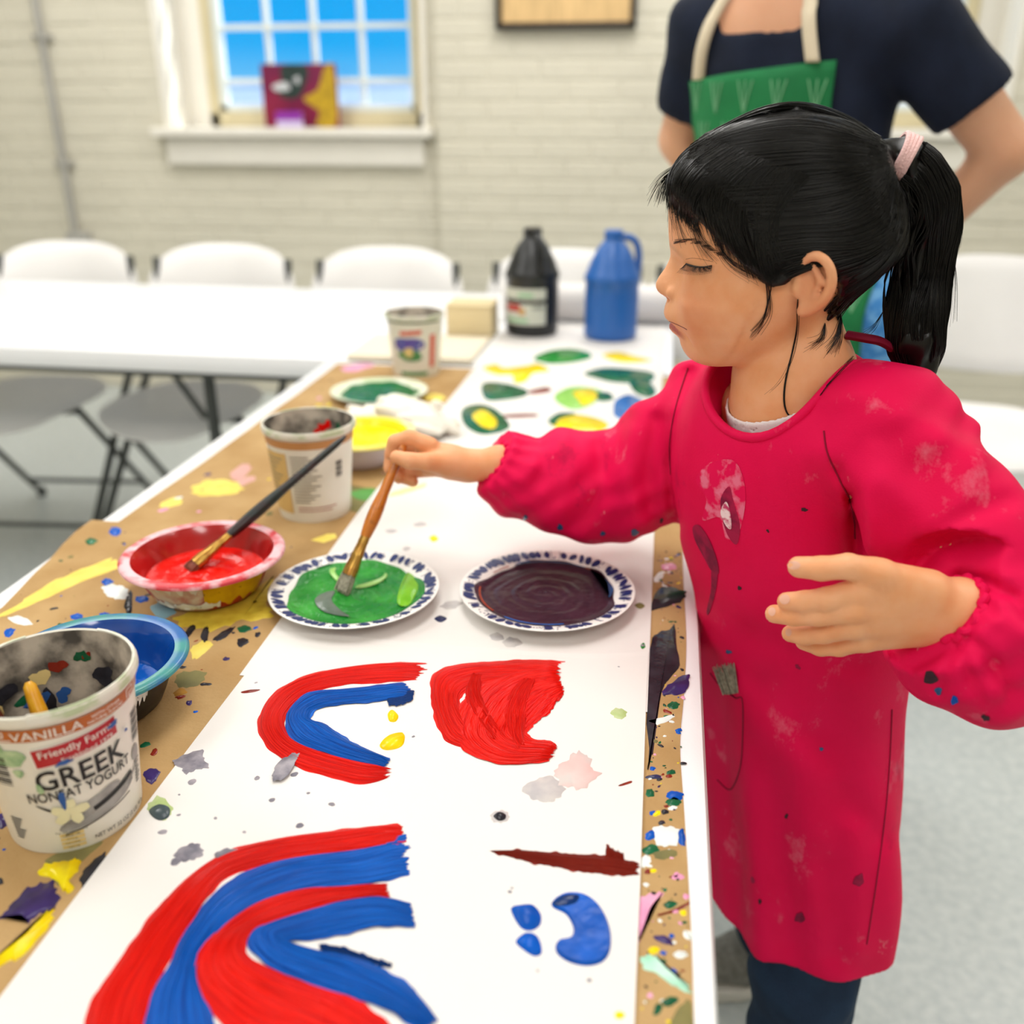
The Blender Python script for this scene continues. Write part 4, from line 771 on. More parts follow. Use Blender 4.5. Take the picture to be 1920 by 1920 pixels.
def plate(c, R, label, fill, seed, name='paint_plate', pattern=True, fr=.80, rimm=None):
    r = thing(name, c, label=label, cat='plate'); k = R / .09
    top = [(0, .0035), (.056 * k, .0035), (.062 * k, .0045), (.070 * k, .010), (.074 * k, .0125), (.0885 * k, .0165), (.090 * k, .0162)]; bot = [(.090 * k, .0152), (.0885 * k, .0150), (.074 * k, .0108), (.069 * k, .008), (.061 * k, .0), (0, 0.0)]
    MB().lathe(top[::-1] + [], 96, c).build('plate_top', rimm or mat('plate_white', 'f3f1ec', .35, .4), r, angle=80)
    MB().lathe(bot[::-1], 96, c).build('plate_underside', rimm or mat('plate_white', '', .3), r, angle=80)
    if pattern:
        rr_ = random.Random(seed); navy = MB(); fine = MB()
        def rp(a, rad, off=.0004):
            rad *= k; z = .0125 + (.0165 - .0125) * (rad / k - .074) / .0145 if rad / k > .074 else .010 + (.0025) * (rad / k - .070) / .004; return (c[0] + rad * cos(a), c[1] + rad * sin(a), c[2] + z + off)
        a = 0
        while a < 2 * pi - .05:
            kind = rr_.choice([0, 0, 0, 1, 1, 2]); st = rr_.uniform(.075, .13)
            if kind < 2:
                L = blob_loop(0, 0, .0072 * rr_.uniform(.75, 1.1), .0034 * rr_.uniform(.8, 1.35), rr_.uniform(-.5, .5) + (.5 if kind else 0), rr_.random(), 14, .12); V = [rp(a, .081)] + [rp(a + q / .081, max(.0735, min(.0875, .081 + p))) for p, q in L]
                navy.add(V, [(0, 1 + i, 1 + (i + 1) % 14) for i in range(14)])
            else:
                for d in range(4): p_ = rr_.uniform(.0745, .087); q_ = a + rr_.uniform(0, .09); L = blob_loop(0, 0, .0011, .0009, 0, d, 8, .1); navy.add([rp(q_, p_)] + [rp(q_ + y / .081, p_ + x) for x, y in L], [(0, 1 + i, 1 + (i + 1) % 8) for i in range(8)])
            if rr_.random() < .6: fine.tube([rp(a + st * .5, .0742), rp(a + st * .4, .080), rp(a + st * .62, .0872)], .00028, 4)
            a += st
        navy.build('leaf_print', mat('navy_print', '1b2c66', .4, .4), r, smooth=False)['kind'] = 'stuff'; fine.build('fine_print_line', mat('navy_print', '', .4), r)['kind'] = 'stuff'
    # paint in the well, stirred in rings
    rr_ = random.Random(seed + 3); ph = [rr_.uniform(0, 6) for _ in range(6)]; n = 90; m_ = 34; ox, oy = (.012, -.006) if seed % 2 else (-.006, .004); V = [(c[0] + ox, c[1] + oy, c[2] + .0085)]; UV = [(0, 0)]
    for i in range(1, m_ + 1):
        s = i / m_
        for j in range(n):
            a = 2 * pi * j / n; R2 = fr * R * (1 + .03 * sin(3 * a + ph[0]) + .025 * sin(5 * a + ph[1]) + .012 * sin(11 * a + ph[2]))
            x = ox * (1 - s) + R2 * s * cos(a); y = oy * (1 - s) + R2 * s * sin(a); rad = math.hypot(x, y) / k
            floor_z = .0035 if rad < .058 else .0035 + max(0, (rad - .058)) * .56
            zz = max(.0078, floor_z + .0011) + .00055 * sin(s * 27 + a + 1.6 * sin(a + ph[3]) + 1.0 * sin(2 * a + ph[4] + 3 * s)) * (1 - s ** 3) + .0003 * sin(s * 55 + 3 * a + 2 * sin(2 * a + 5 * s))
            if i == m_: zz = floor_z + .0002
            V.append((c[0] + x, c[1] + y, c[2] + zz)); UV.append((s * 1.3, a / 6.28))
    F = [(0, 1 + j, 1 + (j + 1) % n) for j in range(n)] + [(1 + (i - 1) * n + j, 1 + i * n + j, 1 + i * n + (j + 1) % n, 1 + (i - 1) * n + (j + 1) % n) for i in range(1, m_) for j in range(n)]
    MB().add(V, F, UV).build('paint_pool', fill, r, angle=180); return r
cG = np.array([-.305, .858, ZB]); cP = np.array([-.103, .888, ZB])
gp = plate(cG, .0895, 'paper plate of wet green paint with a navy leaf border', pool('green_mix', '1f7d2e', '3a9c3a', vscale=24, lo=.4, hi=.7, bump=.35, bscale=120), 1, fr=.80)
pp = plate(cP, .0925, 'paper plate of dark plum paint with a navy leaf border', pool('plum_mix', '3a2530', '432b38', vscale=30, rough=.3, coat=.15, bump=.15, bscale=120), 2, fr=.80)
def plate_film(c, par, pts, m, z, t=.0006): L = px_loop(pts, c[2] + z); D = L - c[:2]; q = np.linalg.norm(D, axis=1)[:, None]; L = c[:2] + D * np.minimum(1, .0715 / q); mb = MB(); add_patch(mb, L, c[2] + z, t); mb.build('paint_smear', m, par, angle=60)
M_lime = pool('lime_paint', '6fb52c', '83c62e'); M_pgr = pool('pale_green', '93c767', 'a5d27c'); M_ggr = pool('grey_green', '5c6a5e', '6a766c')
plate_film(cG, gp, [(745, 1130), (752, 1095), (768, 1070), (785, 1085), (782, 1110), (765, 1135)], M_lime, .0095); plate_film(cG, gp, [(545, 1068), (575, 1048), (600, 1045), (590, 1058), (560, 1075)], M_lime, .0095)
plate_film(cG, gp, [(668, 1098), (690, 1092), (715, 1082), (722, 1074), (726, 1080), (712, 1092), (690, 1100), (670, 1103)], M_pgr, .0093); plate_film(cG, gp, [(625, 1055), (618, 1072), (632, 1090), (640, 1088), (628, 1072), (634, 1058)], M_pgr, .0093)
plate_film(cG, gp, [(590, 1125), (605, 1112), (628, 1108), (622, 1125), (640, 1145), (655, 1155), (625, 1152), (600, 1142)], M_ggr, .0093); plate_film(cG, gp, [(680, 1055), (700, 1046), (712, 1052), (695, 1060)], M_lime, .0093)
plate_film(cG, gp, [(566, 1044), (588, 1030), (602, 1036), (588, 1050), (572, 1052)], W_dgr, .0125)
P_bl = pool('plum_blue', '2c4a72', '345a8a'); P_ru = pool('plum_rust', '9a3a24', 'a84a30')
plate_film(cP, pp, [(955, 1052), (990, 1040), (1040, 1033), (1090, 1040), (1120, 1052), (1080, 1050), (1030, 1046), (985, 1052)], P_bl, .0115); plate_film(cP, pp, [(1125, 1060), (1145, 1075), (1152, 1100), (1142, 1120), (1138, 1095), (1128, 1078)], P_bl, .0115)
plate_film(cP, pp, [(930, 1165), (970, 1174), (1030, 1178), (1060, 1175), (1030, 1183), (975, 1181)], pool('plum_cobalt', '1f5aa0', '2a66b0'), .0115); plate_film(cP, pp, [(882, 1100), (888, 1130), (905, 1150), (898, 1152), (882, 1132), (876, 1108)], P_ru, .0122)
plate_film(cP, pp, [(1100, 1055), (1120, 1062), (1130, 1085), (1118, 1075), (1104, 1064)], P_ru, .0112); plate_film(cP, pp, [(918, 1064), (940, 1056), (948, 1062), (925, 1074)], P_ru, .0120); plate_film(cP, pp, [(960, 1046), (980, 1036), (985, 1044), (966, 1050)], pool('plum_cobalt', '', .5), .0132)
plate(np.array([-.502, 1.62, TZ + .0008]), .088, 'far paper plate of dark green paint with a cream smeared rim', pool('far_green', '0f5a2c', '1a6d38', vscale=40), 4, pattern=False, rimm=mat('rim_greenish', 'e3e4d2', .5, .3, col2='c9d6b0', vscale=30))
# ------------------------------------------------------------------ brush lying in the red bowl
def paintbrush(label, tip, end, hm, bl, fl, rb, rf, rh, mb_, mf, flat=.45, name='paintbrush'):
    tip = np.array(tip); end = np.array(end); d = (end - tip); L = np.linalg.norm(d); d = d / L; r = thing(name, tip, label=label, cat='brush')
    br = MB(); n = 60; q = random.Random(4)
    side = np.cross(d, (0, 0, 1)); side /= np.linalg.norm(side); nn = np.cross(side, d)
    for i in range(n):
        u, v = q.uniform(-1, 1), q.uniform(-1, 1) * flat; a = tip + d * bl + side * u * rf * .85 + nn * v * rf * .85; b = tip + side * u * rb + nn * v * rb * .6 + d * q.uniform(0, .003)
        br.tube([a, (a + b) / 2 + side * u * .0008, b], [.0009, .0009, .0005], 5)
    br.tube([tip + d * bl, tip + d * bl * .5, tip + d * .003], [rf * .95, rb * 1.0, rb * .8], 14, flat=flat); br.build('bristles', mb_, r)
    fe = MB(); u = [0, .2, .45, .5, .55, .8, .85, 1]; fe.tube([tip + d * (bl - .001 + fl * k) for k in u], [rf * 1.05, rf * 1.05, (rf + rh) / 2, (rf + rh) / 2 * 1.08, (rf + rh) / 2, rh * 1.06, rh * 1.12, rh * 1.04], 16, flat=(1 + flat) / 2); fe.build('ferrule', mf, r)
    u = np.linspace(0, 1, 14); s0 = bl + fl - .002; MB().tube([tip + d * (s0 + (L - s0) * k) for k in u], [rh * (.98 + .35 * sin(pi * min(1, k * 2.2)) if k < .4545 else .98 - .42 * (k - .4545)) if k < 1 else rh * .35 for k in u], 14).build('handle', hm, r)
    return r, d, side, nn
M_gold = mat('brass_ferrule', 'b98f45', .32, .5, metal=.85, col2='8a4a22', vscale=120, lo=.5, hi=.75); M_brs = mat('grey_bristles', '96907f', .7, .3, var=.3, vscale=300); M_hk = mat('dark_green_handle', '16211f', .35, .5, col2='2c1a1c', vscale=45, lo=.45, hi=.6)
bt = atZ(352, 1070, .7525); be = atY(648, 818, 1.015)
paintbrush('black-green paintbrush with a brass ferrule resting in the red paint bowl', bt, be, M_hk, .012, .048, .009, .0088, .0052, mat('red_bristles', '7a3b28', .5, .3), M_gold)
# ------------------------------------------------------------------ jugs
def jug(c, rz, m, label, labelled=False):
    r = thing('paint_jug', c, label=label, cat='jug', group='gallon paint jugs')
    sx = .97
    prof = [(0, .004), (.045, .004), (.052, 0), (.058, .003), (.061, .012), (.0605, .04), (.0612, .10), (.0605, .128), (.0635, .132), (.0635, .140), (.060, .146), (.050, .172), (.036, .200), (.022, .218), (.019, .222)]
    MB().lathe(prof, 48, c).build('jug_body', m, r, angle=50)
    MB().lathe([(.0, .218), (.0205, .218), (.0215, .221), (.0215, .238), (.019, .2405), (0, .2405)], 32, c).build('cap', m, r, angle=30)
    d = np.array([cos(rz), sin(rz), 0]); MB().tube(crom([c + d * .014 + (0, 0, .222), c + d * .034 + (0, 0, .224), c + d * .052 + (0, 0, .212), c + d * .060 + (0, 0, .185), c + d * .059 + (0, 0, .145)], 8), [.008] * 33, 12).build('handle', m, r)
    if labelled:
        a = math.atan2(-c[1], -c[0]) - .25
        def band(rad, z0, z1, a0, a1, mm, nm): q = MB(); q.lathe([(rad, z0), (rad, z1)], 20, c, a0=a0, a1=a1); q.build(nm, mm, r)
        band(.0622, .030, .078, a - 1.0, a + .78, mat('jug_label', 'c9ccc0', .5, .3), 'label'); band(.0623, .088, .112, a - 1.0, a + .78, mat('jug_label', '', .5), 'label')
        band(.0627, .060, .076, a - .9, a - .2, mat('label_fruit_red', 'b8433e', .5, .3), 'label_print'); band(.0627, .052, .068, a - .25, a - .02, mat('label_fruit_orange', 'c79a5a', .5, .3), 'label_print')
        band(.0627, .036, .044, a - .8, a + .1, mat('label_leaf', '8fbf95', .5, .3), 'label_print'); band(.0628, .094, .102, a - .3, a + .3, mat('label_leaf', '', .5), 'label_print'); band(.0628, .066, .074, a + .25, a + .7, mat('label_grey_text', '8d918a', .5, .3), 'label_print')
    return r
jug(np.array([-.303, 2.215, ZB]), -1.1, mat('black_jug', '17191b', .35, .5), 'black gallon paint jug with a fruit label standing by the paper roll', True)
jug(np.array([-.117, 2.195, ZB]), .35, mat('blue_jug', '1f5fae', .35, .5, col2='2464b4', vscale=4), 'plain blue gallon paint jug standing by the paper roll')
# paper roll, board and box at the far end
rl = thing('paper_roll', (-.17, 2.385, TZ), label='thick roll of white paper lying across the table behind the two jugs', cat='paper roll')
MB().tube([(-.395, 2.385, TZ + .0475), (.055, 2.385, TZ + .0475)], .0455, 40).build('rolled_paper', M_paper, rl, angle=30)
MB().tube([(-.40, 2.385, TZ + .0475), (.06, 2.385, TZ + .0475)], .016, 20).build('core', mat('card_core', 'c9ad84', .8, .2), rl, angle=30)
bd = thing('cream_board', (-.51, 1.98, TZ), label='cream coloured flat board lying under the farthest yogurt cup', cat='board')
M_cr = mat('cream_board', 'e6dcc6', .7, .2, var=.03, vscale=8); M_bx = mat('beige_box', 'dccaa0', .7, .2, var=.05, vscale=8)
MB().bbox((-.655, 1.895, TZ + .0004), (-.385, 2.11, TZ + .012), .002).build('board', M_cr, bd)
bx_ = thing('cardboard_box', (-.43, 2.16, TZ), label='small beige cardboard box lying left of the black jug', cat='box')
MB().bbox((-.49, 2.125, TZ + .0002), (-.385, 2.22, TZ + .075), .003).build('box_body', M_bx, bx_); MB().bbox((-.491, 2.124, TZ + .075), (-.384, 2.221, TZ + .079), .001).build('flap', M_bx, bx_)
# ------------------------------------------------------------------ the child
HPHI = radians(6.8); AV = np.array([-cos(HPHI), sin(HPHI), 0]); LV = np.array([-sin(HPHI), -cos(HPHI), 0]); H0 = atY(1470, 450, .85)
def SG(px, py, l=0.):                        # point of the head's own side plane, l metres towards her left
    d = ray(px, py); return CAM + d * (((H0 + LV * l - CAM) @ LV) / (d @ LV))
def loft_tab(rows):
    R = []
    for py, p, b, bk_, w_, wn in rows:
        P_, B_, K_ = SG(p, py), SG(b, py), SG(bk_, py); R.append((P_[2], (P_ - H0) @ AV, (B_ - H0) @ AV, (K_ - H0) @ AV, w_, wn))
    R = crom(sorted(R), 6); R = R[np.argsort(R[:, 0])]; return R
HEAD = loft_tab([(212, 1480, 1480, 1500, .006, .02), (216, 1440, 1440, 1535, .022, .02), (228, 1395, 1395, 1575, .042, .02), (250, 1345, 1345, 1620, .058, .02), (285, 1300, 1300, 1660, .070, .02), (330, 1268, 1268, 1682, .0755, .02),
    (375, 1257, 1257, 1690, .0765, .02), (423, 1255.5, 1255.5, 1688, .0755, .02), (451, 1257, 1258, 1680, .074, .02), (470, 1257, 1262, 1665, .073, .014), (483, 1255.5, 1267, 1650, .072, .0105), (501, 1247, 1270, 1630, .0705, .0105),
    (517, 1236, 1271, 1612, .0695, .0115), (530, 1229.7, 1271, 1598, .0685, .0125), (541, 1230.5, 1270, 1585, .0675, .013), (550, 1237.5, 1268, 1575, .067, .0135), (558, 1251, 1267, 1565, .066, .016), (572, 1247, 1268, 1550, .064, .021),
    (586, 1245, 1270, 1535, .062, .023), (596, 1248, 1273, 1524, .060, .023), (603, 1254, 1276, 1515, .0585, .022), (611, 1254, 1278, 1505, .057, .020), (619, 1258.6, 1281, 1495, .055, .020), (630, 1272.6, 1286, 1478, .052, .023),
    (644, 1276.6, 1290, 1455, .047, .022), (659, 1284, 1296, 1425, .040, .021), (670, 1296, 1302, 1390, .029, .02), (676, 1316, 1316, 1355, .013, .02)])
zpx = lambda py, px=1290: SG(px, py)[2]
apx = lambda px, py: (SG(px, py) - H0) @ AV
def head_loft(P, face=True, grow=0.):
    q = P - H0; a = q @ AV; l = q @ LV; z = P[:, 2]; zz = np.clip(z, HEAD[0, 0], HEAD[-1, 0]); I = lambda k: np.interp(zz, HEAD[:, 0], HEAD[:, k])
    p, b, bk_, w_, wn = I(1), I(2), I(3), I(4), I(5)
    if face: d = (p - b) * np.exp(-(l / wn) ** 2)
    else: d = 0 * l
    ac = (b + bk_) / 2; ra = np.maximum((b - bk_) / 2, .004); n = np.interp(z, [zpx(600), zpx(540), zpx(470)], [2.0, 2.05, 2.35])
    front = np.clip((a - ac) / ra, 0, 1); aa = a - d * front
    if face:
        al = np.abs(l)
        ze = zpx(496); aa = aa + .0055 * np.exp(-((al - .026) / .015) ** 2 - ((z - ze - .002) / .013) ** 2) * front
        aa = aa - .0015 * np.exp(-((al - .024) / .016) ** 2 - ((z - zpx(462)) / .008) ** 2) * front
    s = ((np.abs(aa - ac) / ra) ** n + (np.abs(l) / w_) ** n) ** (1 / n); F = (s - 1) * np.minimum(ra, w_ * 1.25)
    F = np.maximum(F, np.maximum(z - HEAD[-1, 0], HEAD[0, 0] - z))
    if face:
        F = F - .0040 * np.exp(-((al - .050) / .016) ** 2 - ((z - zpx(568)) / .024) ** 2) * (front > 0)
        zm = zpx(603) - .0085 * np.clip(al / .028, 0, 1.2) ** 1.5; F = F + .0034 * np.exp(-((z - zm) / .0021) ** 2) * np.clip(1.3 - al / .024, 0, 1) * (front > .5)
        F = F + .0018 * np.exp(-((al - .0290) / .004) ** 2 - ((z - zm) / .005) ** 2) * (front > .5)
    return F - grow
EAR = [(1499, 548, .068), (1496, 512, .073), (1510, 487, .078), (1533, 480, .082), (1553, 496, .085), (1560, 527, .084), (1548, 558, .080), (1528, 576, .074), (1506, 583, .070)]
EARS = crom(EAR, 3); EARR = np.interp(np.linspace(0, 1, len(EARS)), [0, .6, .85, 1], [.0034, .0037, .0040, .0052])
tdir = np.array([-.77, -.64, 0]); rdir = np.array([-.64, .77, 0]); NB = SG(1492, 745)
YP = lambda t: atY(*t[:3])
RARM = [NB + rdir * .09 - (0, 0, .035), atY(1215, 915, .985), atY(1080, 900, .98), atY(935, 868, .958), atY(885, 873, .955)]
LARM = [NB - rdir * .085 - (0, 0, .035), atY(1735, 930, .757), atY(1832, 1070, .718), atY(1862, 1172, .688), atY(1840, 1165, .672), atY(1785, 1144, .662)]
def fingers(P, palm, F_, k=.0045):
    o = palm
    for f in F_: o = np.minimum(o, smin(palm, chain(P, [atY(*q[:3]) for q in f], [q[3] for q in f], .0025), k))
    return o
def rhand(P):
    pl = chain(P, [atY(*q) for q in ((935, 868, .958), (885, 873, .955), (845, 866, .950), (805, 850, .952))], [.0175, .0165, .0175, .0150], .008)
    pl = smin(pl, rc(P, atY(870, 880, .958), atY(808, 874, .962), .013, .011), .008); pl = smin(pl, rc(P, atY(860, 872, .945), atY(815, 866, .932), .012, .0105), .008)
    return fingers(P, pl, [
        [(838, 870, .938, .0115), (800, 866, .923, .0098), (768, 864, .917, .0088), (744, 857, .918, .0074)],
        [(806, 836, .945, .0098), (768, 821, .942, .0088), (741, 828, .942, .0080), (733, 851, .941, .0070)],
        [(806, 848, .958, .0098), (760, 836, .964, .0086), (735, 850, .963, .0080), (730, 878, .956, .0070)],
        [(806, 864, .966, .0094), (762, 860, .974, .0084), (737, 876, .970, .0078), (748, 896, .960, .0068)],
        [(812, 880, .968, .0085), (776, 884, .973, .0076), (756, 895, .968, .0070), (774, 903, .960, .0062)]])
def lhand(P):
    pl = rc(P, atY(1800, 1128, .664), atY(1620, 1112, .642), .0185, .0105)
    for a, b, r0, r1 in (((1800, 1150, .664), (1602, 1142, .640), .0190, .0105), ((1800, 1160, .666), (1606, 1172, .644), .0185, .0102), ((1795, 1165, .668), (1624, 1198, .652), .0165, .0095)):
        pl = smin(pl, rc(P, atY(*a), atY(*b), r0, r1), .008)
    pl = smin(pl, rc(P, atY(1740, 1105, .655), atY(1640, 1074, .642), .0150, .0100), .009); pl = smin(pl, rc(P, atY(1690, 1118, .650), atY(1628, 1088, .643), .012, .006), .010)
    return fingers(P, pl, [
        [(1650, 1077, .643, .0115), (1590, 1062, .638, .0092), (1540, 1066, .639, .0088), (1497, 1063, .644, .0078)],
        [(1612, 1110, .640, .0105), (1550, 1124, .639, .0088), (1508, 1128, .646, .0080), (1475, 1128, .655, .0072)],
        [(1598, 1142, .638, .0105), (1535, 1152, .644, .0088), (1488, 1154, .655, .0080), (1452, 1151, .665, .0072)],
        [(1600, 1172, .642, .0100), (1545, 1186, .652, .0084), (1508, 1191, .662, .0076), (1482, 1188, .669, .0068)],
        [(1620, 1198, .650, .0092), (1574, 1212, .660, .0076), (1538, 1213, .668, .0070), (1506, 1204, .675, .0062)]], .0045)
EYE = SG(1311, 499, .0305)
LHIP, RHIP = np.array([.205, .865, .50]), np.array([.175, .935, .50]); LANK, RANK = np.array([.205, .835, .075]), np.array([.215, 1.10, .075])
def head_all(P):
    F = head_loft(P)
    F = smin(F, np.linalg.norm(P - EYE, axis=1) - .0116, .005); F = smin(F, np.linalg.norm(P - (EYE - 2 * .0305 * LV), axis=1) - .0116, .005)
    for s in (1, -1): F = smin(F, ell(P, SG(1264, 549, .0130 * s), (.0070, .0056, .0062), frame(AV)), .0022)
    for s in (1, -1): F = smax(F, -np.linalg.norm(P - SG(1257, 562, .0062 * s), axis=1) + .0028, .002)
    for s in (1, -1):
        def ear(P):
            E_ = smin(chain(P, [SG(x, y, l * s) for x, y, l in EARS], EARR, .0015), ell(P, SG(1524, 530, .0715 * s), (.0135, .0035, .0225), frame(AV)), .003)
            E_ = smin(E_, chain(P, [SG(1526, 500, .0775 * s), SG(1540, 527, .0785 * s), SG(1526, 556, .0745 * s)], [.0028, .003, .0028], .003), .003); return smin(E_, np.linalg.norm(P - SG(1497, 542, .0705 * s), axis=1) - .0050, .004)
        ec = SG(1527, 530, .075 * s); F = smin(F, within(P, ec - .03, ec + .03, ear, pad=.03), .004)
    return F
def body_f(P):
    T = chain(P, [SG(1482, 600), SG(1488, 700), NB, NB - (-.005, 0, .05), (.145, .885, .78), (.187, .89, .55)], [.040, .0425, .047, .052, .062, .062], .03)
    T = smin(T, rc(P, NB - (0, 0, .02), RARM[0], .034, .030), .02); T = smin(T, rc(P, NB - (0, 0, .02), LARM[0], .034, .030), .02)
    F = smin(within(P, H0 - (.13, .13, .13), H0 + (.13, .13, .13), head_all), T, .012)
    F = smin(F, chain(P, RARM[:4], [.030, .030, .026, .019], .01), .02); F = smin(F, chain(P, LARM, [.030, .028, .026, .023, .022, .019], .01), .015)
    def legs(P): return np.minimum(chain(P, [LHIP, (.205, .83, .30), LANK], [.05, .046, .032], .02), chain(P, [RHIP, (.19, 1.02, .30), RANK], [.05, .046, .032], .02))
    F = smin(F, within(P, (.08, .74, 0), (.32, 1.2, .6), legs), .03)
    F = smin(F, within(P, (-.31, .90, .80), (-.15, 1.0, .91), rhand), .006); return smin(F, within(P, (.09, .61, .80), (.26, .70, .92), lhand), .006)
M_skin = bpy.data.materials.new('skin'); M_skin.use_nodes = True; t = M_skin.node_tree; b = t.nodes['Principled BSDF']
_at = t.nodes.new('ShaderNodeAttribute'); _at.attribute_name = 'tint'; _sp = t.nodes.new('ShaderNodeSeparateColor'); t.links.new(_at.outputs['Color'], _sp.inputs[0])
_n = t.nodes.new('ShaderNodeTexNoise'); _n.inputs['Scale'].default_value = 45; _n.inputs['Detail'].default_value = 4; _tc = t.nodes.new('ShaderNodeTexCoord'); t.links.new(_tc.outputs['Object'], _n.inputs[0])
_rp = t.nodes.new('ShaderNodeValToRGB'); _rp.color_ramp.elements[0].position = .3; _rp.color_ramp.elements[1].position = .7; _rp.color_ramp.elements[0].color = (*srgb('e8a06e'), 1); _rp.color_ramp.elements[1].color = (*srgb('eeb084'), 1); t.links.new(_n.outputs['Fac'], _rp.inputs[0])
def _mix(fac, c1_, col):
    m_ = t.nodes.new('ShaderNodeMix'); m_.data_type = 'RGBA'; t.links.new(fac, m_.inputs[0]); t.links.new(c1_, m_.inputs[6]); m_.inputs[7].default_value = (*srgb(col), 1); return m_.outputs[2]
_c = _mix(_sp.outputs[0], _rp.outputs[0], 'b5605a'); _c = _mix(_sp.outputs[1], _c, 'd07a58'); _c = _mix(_sp.outputs[2], _c, '4a2f22'); t.links.new(_c, b.inputs['Base Color'])
b.inputs['Roughness'].default_value = .5; b.inputs['Specular IOR Level'].default_value = .35; b.inputs['Subsurface Weight'].default_value = .12; b.inputs['Subsurface Radius'].default_value = (1, .4, .2); b.inputs['Subsurface Scale'].default_value = .006
_n2 = t.nodes.new('ShaderNodeTexNoise'); _n2.inputs['Scale'].default_value = 700; t.links.new(_tc.outputs['Object'], _n2.inputs[0]); _bp = t.nodes.new('ShaderNodeBump'); _bp.inputs['Strength'].default_value = .06; _bp.inputs['Distance'].default_value = .002; t.links.new(_n2.outputs['Fac'], _bp.inputs['Height']); t.links.new(_bp.outputs[0], b.inputs['Normal'])

kid = thing('person', (.19, .93, 0), label='child in a red smock reaching over the table to dip a brush in green paint', cat='person')
body = sdf_mesh('body', body_f, (-.32, .60, .02), (.42, 1.20, 1.23), .0021, M_skin, kid)
V = np.empty(len(body.data.vertices) * 3); body.data.vertices.foreach_get('co', V); V = V.reshape(-1, 3)
def head_al(V): q = V - H0; return q @ AV, np.abs(q @ LV), V[:, 2]
a_, l_, z_ = head_al(V); T4 = np.zeros((len(V), 4), np.float32); T4[:, 3] = 1; isf = (a_ > apx(1330, 600))
zm = zpx(603) - .0085 * np.clip(l_ / .028, 0, 1.2) ** 1.5
T4[:, 0] = np.where(isf, np.exp(-((z_ - zm + .0012) / np.where(z_ > zm, .0022, .0046)) ** 4) * np.clip((.0260 - l_) / .008, 0, 1), 0)
T4[:, 1] = .55 * np.exp(-((l_ - .045) / .02) ** 2 - ((z_ - zpx(565)) / .02) ** 2 - ((a_ - apx(1330, 560)) / .03) ** 2) + .4 * np.exp(-((l_ - .078) / .008) ** 2) * np.clip((apx(1490, 530) - a_) / .005, 0, 1) * np.clip((z_ - zpx(600)) / .02, 0, 1)
zb = zpx(453) - .25 * np.clip(l_ - .022, 0, .1)
T4[:, 2] = np.where(isf, .22 * np.exp(-((z_ - zb) / .0030) ** 2) * np.clip((l_ - .008) / .006, 0, 1) * np.clip((.050 - l_) / .01, 0, 1), 0)
ca = body.data.color_attributes.new('tint', 'FLOAT_COLOR', 'POINT'); ca.data.foreach_set('color', T4.ravel())
BV = bvh_of(body)
# lashes and lid line
M_lash = mat('lash', '14100e', .5, .3)
lm = MB(); LL = crom([(1287, 494), (1296, 497.5), (1308, 500), (1322, 500), (1335, 497)], 6); pts = [cast(BV, x, y, .0004) for x, y in LL]; lm.tube(pts, list(np.interp(np.linspace(0, 1, len(pts)), [0, .3, .8, 1], [.0006, .0008, .0005, .0002])), 6)
for i, (x, y) in enumerate(LL[::1]):
    p = cast(BV, x, y, .0005); u = i / len(LL)
    if p is None: continue
    dv = AV * (.0055 - .006 * u) + LV * .0035 + np.array([0, 0, -.0062]); lm.tube([p, p + dv * .5, p + dv * .85 + (0, 0, .0012)], [.00028, .00022, .0001], 4)
for i in range(26):                          # lash tips, denser towards the inner corner
    u = i / 25; x = 1287 + 44 * u; p = cast(BV, x, np.interp(x, LL[:, 0], LL[:, 1]) + 1.0, .0006)
    if p is not None: dv = AV * (.0065 - .0085 * u) + LV * .003 + np.array([0, 0, -.0068 + .002 * u]); lm.tube([p, p + dv * .5, p + dv], [.00026, .0002, .00008], 4)
lm.build('eyelashes', M_lash, body)
br_ = MB(); q = random.Random(12)
for i in range(52):
    u = q.random(); x = 1263 + 84 * u; y = np.interp(x, [1263, 1285, 1310, 1347], [455, 450, 456, 477]) + q.gauss(0, 2.0); p = [cast(BV, x + k * 6, y - k * (1.4 - 2.2 * u), .0005) for k in (0, 1, 2)]
    if all(v is not None for v in p): br_.tube(p, [.00022, .0002, .00008], 4)
br_.build('eyebrow', mat('brow_hair', '553a2a', .6, .3), body)['kind'] = 'stuff'
lc = MB(); lc.tube([cast(BV, x, y, -.00005) for x, y in crom([(1286, 486), (1298, 484), (1316, 486), (1336, 491)], 5)], .00022, 5); lc.build('eyelid_crease', mat('lid_crease', 'a06a45', .6, .3), body)
nl = MB()
for x, y, rx, ry, ro in ((1489, 1060, 12, 8, 0), (1472, 1124, 10, 9, .1), (1448, 1147, 7, 8, 0), (1479, 1186, 6, 7, 0)):
    L = [(x + rx * cos(k * pi / 7), y + ry * sin(k * pi / 7)) for k in range(14)]; Q = [cast(BV, *q, .0004) for q in L]; c_ = cast(BV, x, y, .0006)
    if c_ is None or any(q is None for q in Q): continue
    MB().add([c_] + Q, [(0, 1 + (i + 1) % 14, 1 + i) for i in range(14)]).build('fingernail', mat('nail', 'e2ac94', .28, .5), body)

line_m = MB(); line_m.tube([p for p in (cast(BV, x, y, .0001) for x, y in crom([(1255, 602.5), (1264, 606), (1275, 611), (1283, 615), (1288, 618)], 5)) if p is not None], .00035, 5); line_m.build('mouth_line', mat('mouth_line', '7a3a30', .6, .3), body)
